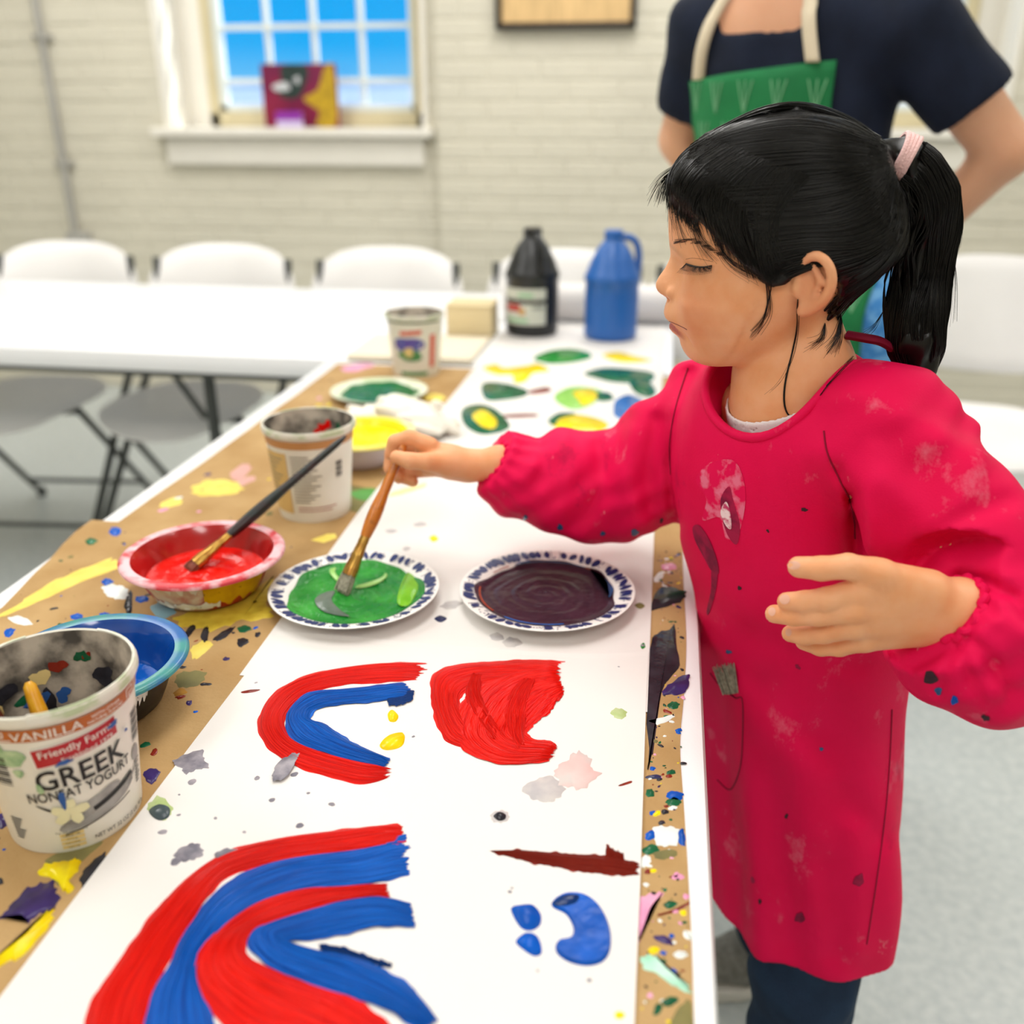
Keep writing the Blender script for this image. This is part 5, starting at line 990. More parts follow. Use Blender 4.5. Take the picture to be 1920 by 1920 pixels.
# ------------------------------------------------------------------ smock
SM = [(.35, .190, .885, .118, .085), (.45, .188, .885, .117, .087), (.55, .177, .888, .114, .088), (.65, .165, .892, .112, .088), (.73, .160, .892, .112, .090), (.80, .140, .885, .114, .092), (.87, .120, .880, .117, .092), (.93, .112, .872, .112, .085), (.97, .112, .862, .088, .070), (1.0, .115, .855, .055, .05)]
SM = crom(SM, 6)
RSL = [(1338, 772, .950, .054), (1245, 868, .975, .061), (1160, 910, .985, .060), (1045, 908, .978, .053), (985, 893, .968, .044), (955, 878, .962, .036), (938, 867, .958, .024)]
LSL = [(1650, 808, .785, .054), (1735, 920, .755, .055), (1832, 1058, .715, .058), (1872, 1175, .684, .053), (1845, 1178, .668, .048), (1815, 1160, .663, .036), (1797, 1146, .662, .0255)]
NAX = np.array([-.45, -.20, .87]); NAX /= np.linalg.norm(NAX); NC = SG(1481, 745, .004)
CREASE = [([(1596, 930), (1604, 985), (1604, 1050), (1590, 1110)], .011, 13), ([(1570, 880), (1596, 930)], .005, 12), ([(1296, 700), (1270, 790), (1258, 870), (1264, 985)], .007, 14), ([(1232, 790), (1214, 880), (1222, 960), (1250, 1000)], .006, 17), ([(1180, 810), (1172, 880), (1190, 960), (1180, 1005)], -.004, 18),
          ([(1120, 838), (1132, 900), (1112, 960), (1075, 985)], .0055, 16), ([(1060, 825), (1075, 880), (1050, 950)], -.003, 16), ([(1010, 815), (1020, 870), (1000, 930)], .003, 13), ([(1330, 900), (1345, 1050), (1350, 1200)], -.003, 40), ([(1440, 1290), (1462, 1480), (1478, 1760)], .005, 34), ([(1400, 1420), (1408, 1600), (1420, 1790)], -.003, 26), ([(1530, 1380), (1590, 1500), (1650, 1570)], .004, 28),
          ([(1540, 1620), (1555, 1700), (1560, 1790)], .004, 26), ([(1600, 1560), (1610, 1680), (1612, 1780)], -.003, 24), ([(1690, 1050), (1750, 1005), (1830, 960), (1890, 940)], .006, 22), ([(1660, 900), (1720, 960), (1760, 1040)], -.004, 30), ([(1800, 1082), (1850, 1092), (1900, 1120), (1930, 1160)], .009, 15), ([(1640, 850), (1620, 930), (1625, 1020)], -.004, 22),
          ([(1788, 1210), (1750, 1232), (1712, 1250)], .004, 9), ([(1795, 1216), (1775, 1255), (1760, 1300)], .004, 9), ([(1805, 1214), (1815, 1260), (1840, 1310)], .004, 10), ([(1812, 1195), (1850, 1225), (1890, 1290)], .005, 12), ([(1800, 1085), (1770, 1085), (1735, 1100)], .003, 9), ([(1812, 1110), (1840, 1120), (1870, 1150)], .004, 10), ([(1420, 1190), (1500, 1230), (1600, 1240)], .0035, 30), ([(1380, 1320), (1450, 1400), (1560, 1460)], -.003, 36)]
def creases(P):                              # pulled folds of the cloth, pressed in from the side they are seen on
    d = P - CAM; k = d @ _f; X_ = np.stack([960 + FPX * (d @ _r) / k, 960 - FPX * (d @ _u) / k], -1); o = np.zeros(len(P))
    for pts, dep, w_ in CREASE:
        L = np.array(pts, float); lo_, hi_ = L.min(0) - 3 * w_, L.max(0) + 3 * w_; m_ = ((X_ > lo_) & (X_ < hi_)).all(1)
        if not m_.any(): continue
        x = X_[m_]; best = np.full(len(x), 1e9)
        for a, b in zip(L[:-1], L[1:]): e = b - a; t_ = np.clip(((x - a) @ e) / (e @ e), 0, 1); best = np.minimum(best, np.sum((x - a - t_[:, None] * e) ** 2, 1))
        o[m_] += dep * np.exp(-best / w_ ** 2)
    return o
def smock_f(P):
    z = np.clip(P[:, 2], SM[0, 0], SM[-1, 0]); I = lambda k: np.interp(z, SM[:, 0], SM[:, k]); q = P[:, :2] - np.stack([I(1), I(2)], -1)
    u = q @ rdir[:2]; v = q @ tdir[:2]; A, D = I(3), I(4); n = 2.3
    th = np.arctan2(v, u); fold = (.004 * np.sin(5 * th + 1.2) + .0028 * np.sin(9 * th + 2.5 * P[:, 2] * 6)) * np.clip((.80 - P[:, 2]) / .35, 0, 1)
    F = (((np.abs(u) / A) ** n + (np.abs(v) / D) ** n) ** (1 / n) - 1) * np.minimum(A, D) + fold
    F = np.maximum(F, np.maximum(P[:, 2] - 1.0, .36 + .035 * np.cos(th - 2.0) * 0 - P[:, 2]))
    Sh = chain(P, [NB + rdir * .05 - (0, 0, .016), atY(*RSL[0][:3])], [.050, .050], .02); F = smin(F, Sh, .03); F = smin(F, chain(P, [NB - rdir * .05 - (0, 0, .016), atY(*LSL[0][:3])], [.050, .055], .02), .03)
    def sleeve(T, seed, puff):
        pts = [atY(*q[:3]) for q in T]; S_ = chain(P, pts, [q[3] for q in T], .02)
        for c_, r_ in puff: S_ = smin(S_, ell(P, atY(*c_), r_), .025)
        d = P - pts[-1]; dist = np.linalg.norm(d, axis=1); ax = pts[-1] - pts[-3]; ax /= np.linalg.norm(ax); e1 = np.cross(ax, (0, 0, 1)); e1 /= np.linalg.norm(e1); e2 = np.cross(ax, e1); ang = np.arctan2(d @ e2, d @ e1)
        S_ = S_ + .0022 * np.sin(15 * ang + seed) * np.exp(-(dist / .045) ** 2)
        S_ = S_ + .0048 * np.sin(P[:, 0] * 62 + P[:, 2] * 48 + 2.2 * np.sin(P[:, 1] * 30 + P[:, 2] * 22) + seed) * np.clip(dist / .08, 0, 1) + .0016 * np.sin(P[:, 0] * 130 - P[:, 2] * 90 + 3 * np.sin(P[:, 2] * 41) + seed)
        return np.where(dist < .06, np.maximum(S_, d @ ax - .006), S_)
    F = smin(F, sleeve(RSL, 1.0, []), .022); F = smin(F, sleeve(LSL, 2.2, [((1790, 1236, .668), (.046, .040, .042)), ((1895, 1240, .675), (.052, .045, .044))]), .018)
    F = F + creases(P)
    q = P - NC; ax = q @ NAX; rad = np.linalg.norm(q - ax[:, None] * NAX, axis=1); F = smax(F, np.minimum(.0665 - rad, .055 + ax), .004)
    return F
M_smock = mat('smock_cloth', 'dc0848', .6, .10, col2='e61052', vscale=7, detail=6, bump=.10, bscale=700, sheen=.0)
t = M_smock.node_tree; b = t.nodes['Principled BSDF']; old = b.inputs['Base Color'].links[0].from_socket
_tc = t.nodes.new('ShaderNodeTexCoord'); _mp = t.nodes.new('ShaderNodeMapping'); _mp.inputs['Scale'].default_value = (1, 1, .7); t.links.new(_tc.outputs['Object'], _mp.inputs[0])
def _stain(prev, scale, lo, hi, col, amt, w=0):
    n = t.nodes.new('ShaderNodeTexNoise'); n.noise_dimensions = '4D'; n.inputs['W'].default_value = w; n.inputs['Scale'].default_value = scale; n.inputs['Detail'].default_value = 6; n.inputs['Roughness'].default_value = .7; t.links.new(_mp.outputs[0], n.inputs[0])
    r = t.nodes.new('ShaderNodeMapRange'); r.inputs['From Min'].default_value = lo; r.inputs['From Max'].default_value = hi; r.inputs['To Max'].default_value = amt; t.links.new(n.outputs['Fac'], r.inputs[0])
    m_ = t.nodes.new('ShaderNodeMix'); m_.data_type = 'RGBA'; t.links.new(r.outputs[0], m_.inputs[0]); t.links.new(prev, m_.inputs[6]); m_.inputs[7].default_value = (*srgb(col), 1); return m_.outputs[2]
_c = _stain(old, 14, .58, .74, 'e79aac', .55, 3); _c = _stain(_c, 9, .60, .72, '7d0c33', .6, 8); _c = _stain(_c, 30, .66, .72, 'f0c3c8', .6, 5); t.links.new(_c, b.inputs['Base Color'])
smock = sdf_mesh('smock', smock_f, (-.22, .56, .33), (.50, 1.09, 1.05), .0032, M_smock, kid, relax=1)
SV = bvh_of(smock)
for T_, r_, sd_ in ((RSL, .0215, 1.), (LSL, .0245, 2.)):      # gathered elastic cuffs
    pts = [atY(*q[:3]) for q in T_]; ax = pts[-1] - pts[-3]; ax /= np.linalg.norm(ax); e1 = np.cross(ax, (0, 0, 1)); e1 /= np.linalg.norm(e1); e2 = np.cross(ax, e1)
    A_ = np.linspace(0, 2 * pi, 121); MB().tube([pts[-1] + ax * (.004 + .0012 * sin(11 * a + sd_)) + (e1 * cos(a) + e2 * sin(a)) * (r_ + .0016 * sin(17 * a + sd_)) for a in A_], .0034, 8, cap=False).build('cuff', M_smock, smock)
def line_on(bvh, pts, r, m, name, par, n=8, off=.0003, tn=5):
    Q = [cast(bvh, x, y, off) for x, y in crom(pts, n)]; Q = [q for q in Q if q is not None]
    R = [q for i, q in enumerate(Q) if i == 0 or np.linalg.norm(q - Q[i - 1]) < .03]
    if len(R) > 2: return MB().tube(R, r, tn).build(name, m, par)
M_seam = mat('seam', '8c0a30', .7, .2)
line_on(SV, [(1545, 808), (1552, 850), (1575, 900), (1598, 950), (1603, 1010)], .0008, M_seam, 'seam', smock)
line_on(SV, [(1290, 690), (1268, 760), (1256, 830), (1258, 890)], .0007, M_seam, 'seam', smock)
line_on(SV, [(1332, 1262), (1350, 1285), (1378, 1308), (1392, 1312), (1393, 1380), (1388, 1440), (1370, 1480), (1345, 1462)], .0008, M_seam, 'pocket_seam', smock)
line_on(SV, [(1672, 1330), (1668, 1420), (1660, 1520), (1645, 1640), (1625, 1770)], .0007, M_seam, 'seam', smock)
# neckline binding, from the smock's own opening
ring = []
for k in range(48):
    a = 2 * pi * k / 48; e1 = np.cross(NAX, (0, 1, 0)); e1 /= np.linalg.norm(e1); e2 = np.cross(NAX, e1); o = NC + (e1 * cos(a) + e2 * sin(a)) * .0690
    h = SV.ray_cast(Vector(o + NAX * .09), Vector(-NAX)); ring.append(np.array(h[0]) if h[0] is not None else o)
ring = np.array(ring); zs = ring[:, 2].copy()
for _ in range(6): ring = (np.roll(ring, 1, 0) + ring * 2 + np.roll(ring, -1, 0)) / 4
MB().tube(np.vstack([ring, ring[:2]]), .0042, 10).build('neck_binding', M_smock, smock)
# white shirt inside the neckline
def shirt_f(P):
    q = P - NC; ax = q @ NAX; rad = np.linalg.norm(q - ax[:, None] * NAX, axis=1); return smax(smax(rad - (.0610 - .25 * (ax + .01)), (.0580 - .25 * (ax + .01)) - rad, .0015), np.abs(ax + .012) - .026, .002)
sdf_mesh('shirt', shirt_f, NC - .085, NC + .085, .002, mat('white_shirt', 'ece3e6', .8, .2, bump=.1, bscale=500), kid)
MB().tube(crom([SG(1588, 628, .012), SG(1622, 634, .016), SG(1655, 642, .012), SG(1690, 668, .004), SG(1715, 700, 0)], 6), .0062, 10, flat=.6).build('neck_tie', mat('maroon_tape', '7a0a2a', .7, .2), smock)
# paint marks on the smock
def decal(bvh, pts, m, name, par, off=.0006, rings=4, n=5):
    L = crom(pts, n, True); c_ = L.mean(0); V = [cast(bvh, *c_, off)]; k = len(L)
    for r_ in range(1, rings + 1):
        for x, y in L: V.append(cast(bvh, c_[0] + (x - c_[0]) * r_ / rings, c_[1] + (y - c_[1]) * r_ / rings, off))
    if any(v is None for v in V): return
    F = [(0, 1 + (i + 1) % k, 1 + i) for i in range(k)] + [(1 + (r_ - 1) * k + i, 1 + (r_ - 1) * k + (i + 1) % k, 1 + r_ * k + (i + 1) % k, 1 + r_ * k + i) for r_ in range(1, rings) for i in range(k)]
    return MB().add(V, F).build(name, m, par, angle=180)
M_st = mat('plum_stain', '7a1038', .6, .2, col2='a51444', vscale=70, detail=7, lo=.4, hi=.6); M_stw = mat('pale_stain', 'e4708e', .6, .1, col2='e00e50', vscale=80, detail=8, lo=.42, hi=.56); M_stk = mat('dark_stain', '351422', .6, .3)
for pts in ([(1300, 988), (1312, 985), (1330, 1010), (1345, 1050), (1348, 1075), (1335, 1070), (1318, 1040), (1303, 1010)], [(1352, 935), (1368, 912), (1376, 940), (1388, 985), (1382, 1020), (1366, 1005), (1356, 975)], [(1335, 1068), (1346, 1070), (1342, 1110), (1330, 1150), (1326, 1145), (1334, 1105)]): decal(SV, pts, M_st, 'paint_stain', smock)
decal(SV, [(1305, 900), (1330, 870), (1372, 862), (1392, 890), (1398, 940), (1385, 1000), (1362, 1010), (1350, 970), (1318, 975), (1325, 935)], M_stw, 'paint_stain', smock, .0004, rings=8)
decal(SV, [(1352, 960), (1362, 940), (1370, 960), (1372, 990), (1362, 985)], mat('white_smear', 'f2d8dc', .5, .2, col2='c23a68', vscale=120, lo=.45, hi=.6), 'paint_stain', smock, .0009)
for x, y, r_, m_ in ((1387, 1102, 4, M_stk), (1297, 1110, 6, M_stk), (1508, 955, 5, M_stk), (1440, 995, 3, M_stk), (1496, 1250, 5, M_st), (1367, 1222, 5, P_bl), (1500, 1720, 10, M_st), (1425, 1690, 4, M_stk), (1412, 1650, 5, M_st), (1540, 1404, 4, P_bl), (1610, 1650, 11, M_st), (1690, 1345, 9, M_stk), (1475, 1530, 4, M_stk), (1745, 1270, 13, M_stk), (1724, 1300, 14, M_stk), (1760, 1295, 8, P_bl), (1790, 1312, 8, W_blue), (1848, 1345, 7, M_stk), (1700, 1298, 10, M_stk), (1130, 1000, 5, P_bl), (1190, 998, 7, P_bl), (1205, 1003, 5, P_bl), (1240, 975, 4, M_stk), (985, 970, 5, P_bl), (1050, 988, 6, P_bl)):
    decal(SV, blob_loop(x, y, r_ * 1.1, r_ * .8, x, x * 7 + y, 10, .35), m_, 'paint_speck', smock, rings=2, n=2)
# ------------------------------------------------------------------ trousers and shoes
def trouser_f(P):
    F = smin(chain(P, [LHIP, (.205, .832, .30), LANK + (0, 0, .01)], [.055, .0565, .050], .02), chain(P, [RHIP, (.19, 1.03, .30), RANK + (0, 0, .01)], [.055, .0565, .050], .02), .02)
    F = F + .0025 * np.sin(P[:, 2] * 75 + 2 * np.sin(P[:, 0] * 45 + P[:, 1] * 30)); return np.maximum(np.maximum(F, .055 - P[:, 2]), P[:, 2] - .57)
sdf_mesh('trousers', trouser_f, (.05, .73, .04), (.33, 1.19, .58), .005, mat('navy_denim', '1c2c42', .8, .2, col2='22354d', vscale=30, bump=.15, bscale=500), kid, relax=1)
M_shoe = mat('grey_sneaker', '9c9a94', .6, .3, col2='7f7d78', vscale=90, detail=6); M_sole = mat('shoe_sole', 'e9e6df', .55, .3)
for ank, ang in ((LANK, radians(200)), (RANK, radians(192))):
    fw_ = np.array([cos(ang), sin(ang), 0]); R_ = frame(fw_); c0 = np.array([ank[0], ank[1], 0])
    def up(P): return np.maximum(smin(chain(P, [c0 - fw_ * .015 + (0, 0, .055), c0 + fw_ * .03 + (0, 0, .045), c0 + fw_ * .105 + (0, 0, .032)], [.038, .037, .029], .02), rc(P, c0 - fw_ * .01 + (0, 0, .05), c0 + (0, 0, .085), .036, .036), .02), np.maximum(.018 - P[:, 2], P[:, 2] - .092))
    def so(P): q = P.copy(); q[:, 2] = 0; return np.maximum(smin(rc(q, c0 - fw_ * .02, c0 + fw_ * .108, .039, .036), rc(q, c0 + fw_ * .06, c0 + fw_ * .108, .039, .036), .02), np.abs(P[:, 2] - .0115) - .011)
    lo_, hi_ = c0 - (.18, .18, .01), c0 + (.18, .18, .11); sh = sdf_mesh('shoe', up, lo_, hi_, .004, M_shoe, kid); sdf_mesh('sole', so, lo_, hi_, .004, M_sole, sh)
# ------------------------------------------------------------------ hair
HP = [(1252, 352), (1256, 330), (1272, 300), (1310, 262), (1360, 226), (1420, 200), (1500, 188), (1560, 197), (1620, 232), (1660, 266), (1668, 296), (1674, 336), (1696, 378), (1710, 440), (1695, 490), (1650, 535), (1605, 575), (1575, 612), (1545, 632), (1530, 618), (1543, 590), (1562, 555), (1567, 515), (1560, 487), (1540, 472), (1512, 474), (1493, 490), (1480, 506), (1458, 512), (1438, 506), (1420, 490), (1395, 468), (1365, 436), (1330, 404), (1298, 380), (1272, 362)]
HPL = np.array([(apx(x, y), SG(x, y)[2]) for x, y in crom(HP, 4, True)])
def sd_poly(p, L):
    d = np.full(len(p), 1e9); s = np.zeros(len(p), bool); n = len(L)
    for i in range(n):
        a, b = L[i], L[i - 1]; e = b - a; w_ = p - a; t_ = np.clip((w_ @ e) / (e @ e + 1e-12), 0, 1); d = np.minimum(d, np.sum((w_ - t_[:, None] * e) ** 2, 1))
        c1_ = p[:, 1] >= a[1]; c2_ = p[:, 1] < b[1]; c3_ = e[0] * w_[:, 1] > e[1] * w_[:, 0]; s ^= (c1_ & c2_ & c3_) | (~c1_ & ~c2_ & ~c3_)
    return np.sqrt(d) * np.where(s, -1, 1)
PT = [(1672, 294, 30), (1692, 299, 34), (1720, 320, 32), (1745, 368, 42), (1748, 430, 42), (1735, 500, 42), (1718, 575, 50), (1716, 640, 44), (1724, 688, 27), (1742, 722, 4)]
def hair_f(P):
    q = P - H0; p2 = np.stack([q @ AV, P[:, 2]], -1); l = q @ LV
    F = smax(head_loft(P, False, .0085), sd_poly(p2, HPL), .006)
    F = F + .0006 * np.sin(l * 520 + 3 * np.sin(p2[:, 0] * 60) + p2[:, 1] * 130)
    pts = [SG(x, y, -.004 + .01 * sin(i)) for i, (x, y, r_) in enumerate(PT)]; Tl = chain(P, pts, [r_ * .00044 for _, _, r_ in PT], .008)
    Tl = Tl + .0012 * np.sin(p2[:, 0] * 330 + p2[:, 1] * 60 + 2 * np.sin(p2[:, 1] * 50)) + .001 * np.sin(l * 300 + p2[:, 1] * 40)
    return smin(F, Tl, .006)
M_hair = bpy.data.materials.new('black_hair'); M_hair.use_nodes = True; b = M_hair.node_tree.nodes['Principled BSDF']
b.inputs['Base Color'].default_value = (*srgb('080605'), 1); b.inputs['Roughness'].default_value = .33; b.inputs['Specular IOR Level'].default_value = .32; b.inputs['Anisotropic'].default_value = .5
hair = sdf_mesh('hair', hair_f, H0 - (.22, .11, .19), H0 + (.22, .11, .17), .0028, M_hair, kid, relax=1)
HV = bvh_of(hair)
st = Strands(); hr = random.Random(3)
def cast2(x, y, off):                        # nearest of hair and head
    d = Vector(ray(x, y)).normalized(); c_ = [h for h in (HV.ray_cast(Vector(CAM), d),) if h[0] is not None] + [h for h in (BV.ray_cast(Vector(CAM), d),) if h[0] is not None and (np.array(h[0]) - H0) @ LV < .0715]
    if not c_: return None
    h = min(c_, key=lambda k: k[3]); n = h[1] if h[1].dot(d) < 0 else -h[1]; return np.array(h[0] + n * off)
def mirror(p): return p - 2 * ((p - H0) @ LV) * LV
def strands(g0, g1, n, r=.00045, jit=3, off=(.0002, .0016), mir=True, end_free=0, surf=True, lift=0):
    A = crom(g0, 5); B = crom(g1, 5)
    for _ in range(n):
        t_ = hr.random(); k0, k1 = hr.uniform(0, .12), hr.uniform(.9, 1); m_ = len(A); i0, i1 = int(k0 * m_), max(int(k0 * m_) + 5, int(k1 * m_)); of = hr.uniform(*off); jx, jy = hr.gauss(0, jit), hr.gauss(0, jit); L = []
        ph, am = hr.uniform(0, 6), hr.uniform(0, 1.5)
        for i in range(i0, min(i1, m_)):
            x, y = A[i] * (1 - t_) + B[i] * t_; s = i / m_; x += jx * (.4 + .6 * s) + am * sin(ph + 5 * s); y += jy * (.4 + .6 * s)
            p = cast2(x, y, of)
            if p is None:
                if surf and L: pr_ = L[-1]; d = ray(x, y); p = CAM + d * (((pr_ - CAM) @ LV) / (d @ LV))
                else: continue
            L.append(p)
        if len(L) > 4:
            L = np.array(L)
            for _k in range(2): L[1:-1] = (L[:-2] + 2 * L[1:-1] + L[2:]) / 4
            R_ = [r * (1 if j < len(L) * .7 else max(.25, (1 - (j / (len(L) - 1))) / .3)) for j in range(len(L))]; st.tube(L, R_, 3, cap=False)
            if mir: st.tube([mirror(p) for p in L], R_, 3, cap=False)
# swept back to the tie
strands([(1300, 275), (1400, 212), (1500, 192), (1600, 225), (1668, 278)], [(1290, 300), (1380, 290), (1500, 280), (1600, 285), (1672, 295)], 420)
strands([(1290, 300), (1380, 290), (1500, 280), (1600, 285), (1672, 295)], [(1400, 400), (1480, 400), (1560, 390), (1630, 360), (1678, 310)], 380)
strands([(1400, 400), (1480, 400), (1560, 390), (1630, 360), (1678, 310)], [(1430, 480), (1520, 462), (1610, 460), (1675, 420), (1678, 320)], 330)
strands([(1430, 480), (1520, 462), (1610, 460), (1675, 420), (1678, 320)], [(1570, 600), (1600, 560), (1660, 505), (1695, 430), (1682, 330)], 240)
# over the crown, laid on from above
for _ in range(800):
    l0 = hr.uniform(-.055, .055); x0 = hr.uniform(1285, 1330); L = []
    for t_ in np.linspace(0, 1, 14):
        o = SG(x0 + (1662 - x0) * t_, 180, l0 * (1 - t_ ** 3)); h = HV.ray_cast(Vector(o + (0, 0, .05)), Vector((0, 0, -1)))
        if h[0] is not None: L.append(np.array(h[0] + h[1] * hr.uniform(.0001, .0014)))
    if len(L) > 5: L = np.array(L); L[1:-1] = (L[:-2] + 2 * L[1:-1] + L[2:]) / 4; st.tube(L, [.00045] * len(L))
# fringe falling over the forehead and temple
strands([(1330, 262), (1285, 290), (1262, 325), (1256, 360), (1256, 395)], [(1400, 290), (1345, 325), (1310, 365), (1300, 405), (1312, 440)], 360, mir=True, jit=7, r=.0004)
strands([(1400, 290), (1340, 330), (1318, 375), (1325, 410), (1340, 455)], [(1460, 310), (1410, 360), (1395, 420), (1412, 480), (1432, 535)], 360, jit=6)
strands([(1460, 310), (1420, 370), (1415, 440), (1425, 500), (1445, 545)], [(1520, 330), (1470, 390), (1460, 450), (1470, 485), (1480, 503)], 240, jit=3)
# ponytail, all round
PC = np.array([SG(x, y, -.004) for x, y, _ in PT]); PR = np.array([r_ * .00046 for _, _, r_ in PT]); PCs = crom(PC, 4); PRs = crom(PR[:, None], 4)[:, 0]
for _ in range(800):
    a = hr.uniform(0, 2 * pi); g = hr.uniform(.9, 1.1); k0 = 6; k1 = len(PCs) - hr.randrange(0, 4); tw = hr.uniform(-.5, .5); L = []
    for i in range(k0, k1):
        T_ = PCs[min(i + 1, len(PCs) - 1)] - PCs[max(i - 1, 0)]; T_ /= np.linalg.norm(T_); e2 = np.cross(T_, LV); e2 /= np.linalg.norm(e2); e1 = np.cross(e2, T_); an = a + tw * i / len(PCs)
        p = PCs[i] + PRs[i] * np.interp(i, [5, 8, 14], [1.6, 1.8, 1.3]) * (cos(an) * e1 + sin(an) * e2); h = HV.find_nearest(Vector(p)); L.append(np.array(h[0]) + (p - np.array(h[0])) / (np.linalg.norm(p - np.array(h[0])) + 1e-9) * ((g - .88) * .012 + .0005))
    L = np.array(L)
    for _k in range(2): L[1:-1] = (L[:-2] + 2 * L[1:-1] + L[2:]) / 4
    st.tube(L, np.linspace(.0005, .00025, len(L)))
def wisp(pts, n=1, r=.00022, l=None, jit=4, mir=False):
    for _ in range(n):
        dx, dy = hr.gauss(0, jit), hr.gauss(0, jit); C_ = crom(pts, 6); L = []
        for i, (x, y) in enumerate(C_):
            s = i / len(C_); x, y = x + dx * s, y + dy * s; d = ray(x, y); h = BV.ray_cast(Vector(CAM), Vector(d).normalized()); h2 = HV.ray_cast(Vector(CAM), Vector(d).normalized()); h3 = SV.ray_cast(Vector(CAM), Vector(d).normalized())
            c_ = [q for q in (h, h2, h3) if q[0] is not None]
            if c_ and l is None: q = min(c_, key=lambda k: k[3]); nn = q[1] if q[1].dot(Vector(d)) < 0 else -q[1]; p = np.array(q[0] + nn * .0012)
            else: p = SG(x, y, l if l is not None else .02)
            if L and np.linalg.norm(p - L[-1]) > .022: p = CAM + d * (((L[-1] - CAM) @ LV) / (d @ LV))
            L.append(p)
        L = np.array(L)
        for _k in range(3): L[1:-1] = (L[:-2] + 2 * L[1:-1] + L[2:]) / 4
        st.tube(L, [r * (1 - .7 * j / len(L)) for j in range(len(L))], 3, cap=False)
wisp([(1300, 300), (1262, 320), (1240, 345), (1229, 372)], 40, l=.01, jit=9, r=.0003); wisp([(1320, 290), (1275, 315), (1250, 350), (1245, 372)], 40, l=.03, jit=7, r=.0003)
wisp([(1290, 360), (1272, 400), (1276, 435), (1284, 458)], 14, jit=8); wisp([(1320, 380), (1305, 420), (1318, 455), (1340, 478)], 26, jit=10); wisp([(1350, 400), (1345, 450), (1370, 492), (1418, 518)], 26, jit=7); wisp([(1262, 350), (1258, 390), (1266, 430)], 10, jit=6)
wisp([(1430, 500), (1440, 550), (1436, 590), (1410, 622)], 14, jit=6, r=.0003); wisp([(1450, 520), (1440, 560), (1425, 610), (1405, 630)], 8, jit=6); wisp([(1470, 510), (1445, 520), (1420, 520)], 10, jit=4)
wisp([(1497, 560), (1494, 600), (1488, 650), (1474, 710), (1471, 755), (1482, 780), (1508, 776), (1535, 745), (1570, 700), (1600, 670)], 10, jit=2.2, r=.0005); wisp([(1500, 590), (1490, 660), (1465, 715), (1440, 740)], 3, jit=5)
wisp([(1545, 605), (1540, 635), (1520, 650)], 22, jit=9); wisp([(1575, 585), (1570, 630), (1555, 655)], 30, jit=9, r=.0003); wisp([(1780, 440), (1790, 520), (1785, 600)], 8, l=.0, jit=9); wisp([(1785, 360), (1800, 420), (1790, 470)], 12, l=0, jit=8); wisp([(1655, 585), (1640, 610), (1618, 625)], 10, l=0, jit=6)
st.build('hair_strands', M_hair, hair)['kind'] = 'stuff'
# hair tie
ti = MB(); c_ = SG(1692, 298, .004); e_ = SG(1716, 308, .004) - c_; e_ /= np.linalg.norm(e_); s1 = np.cross(e_, LV); s1 /= np.linalg.norm(s1); s2 = np.cross(e_, s1)
for k in range(4):
    o = c_ + e_ * (k - 1.5) * .0036; tl = (k - 1.5) * .0012; ti.tube([o + (s1 * cos(a) * .0180 + s2 * sin(a) * .0180) + e_ * tl * sin(a) for a in np.linspace(0, 2 * pi, 33)], .0022, 8)
ti.build('hair_tie', mat('pink_elastic', 'eec3c0', .6, .3, bump=.3, bscale=600), kid)
# ------------------------------------------------------------------ brush in her hand, brush in her pocket
bt = atZ(640, 1112, ZB + .0085); be = atY(760, 829, .938)
M_ho = mat('orange_handle', 'c8741c', .35, .5, coat=.3, col2='7a3d14', vscale=70, lo=.5, hi=.72, detail=5)
_, bd_, bs_, bn_ = paintbrush('orange paintbrush held in the child\'s hand over the green plate', bt, be, M_ho, .022, .045, .0095, .0085, .0058, M_brs, M_gold, .5)
pb_ = thing('paintbrush', cast(SV, 1370, 1280), label='brush with grey bristles sticking out of the smock pocket', cat='brush'); q = MB(); rr = random.Random(8)
p0 = cast(SV, 1372, 1296, .001); p1 = cast(SV, 1366, 1242, .006); ax_ = (p1 - p0) / np.linalg.norm(p1 - p0); sd_ = np.cross(ax_, LV); sd_ /= np.linalg.norm(sd_); nv_ = np.cross(sd_, ax_); nv_ = nv_ if nv_ @ LV > 0 else -nv_
for _ in range(110):
    u, v = rr.uniform(-1, 1), rr.uniform(0, 1); a = p0 + sd_ * u * .008 + nv_ * v * .006; q.tube([a, a + (p1 - p0) * .6 + sd_ * u * .002, a + (p1 - p0) * rr.uniform(.85, 1.08) + sd_ * (u * .003 + rr.gauss(0, .001)) + nv_ * rr.gauss(0, .001)], [.0006, .0006, .0003], 4)
q.build('bristles', M_brs, pb_)
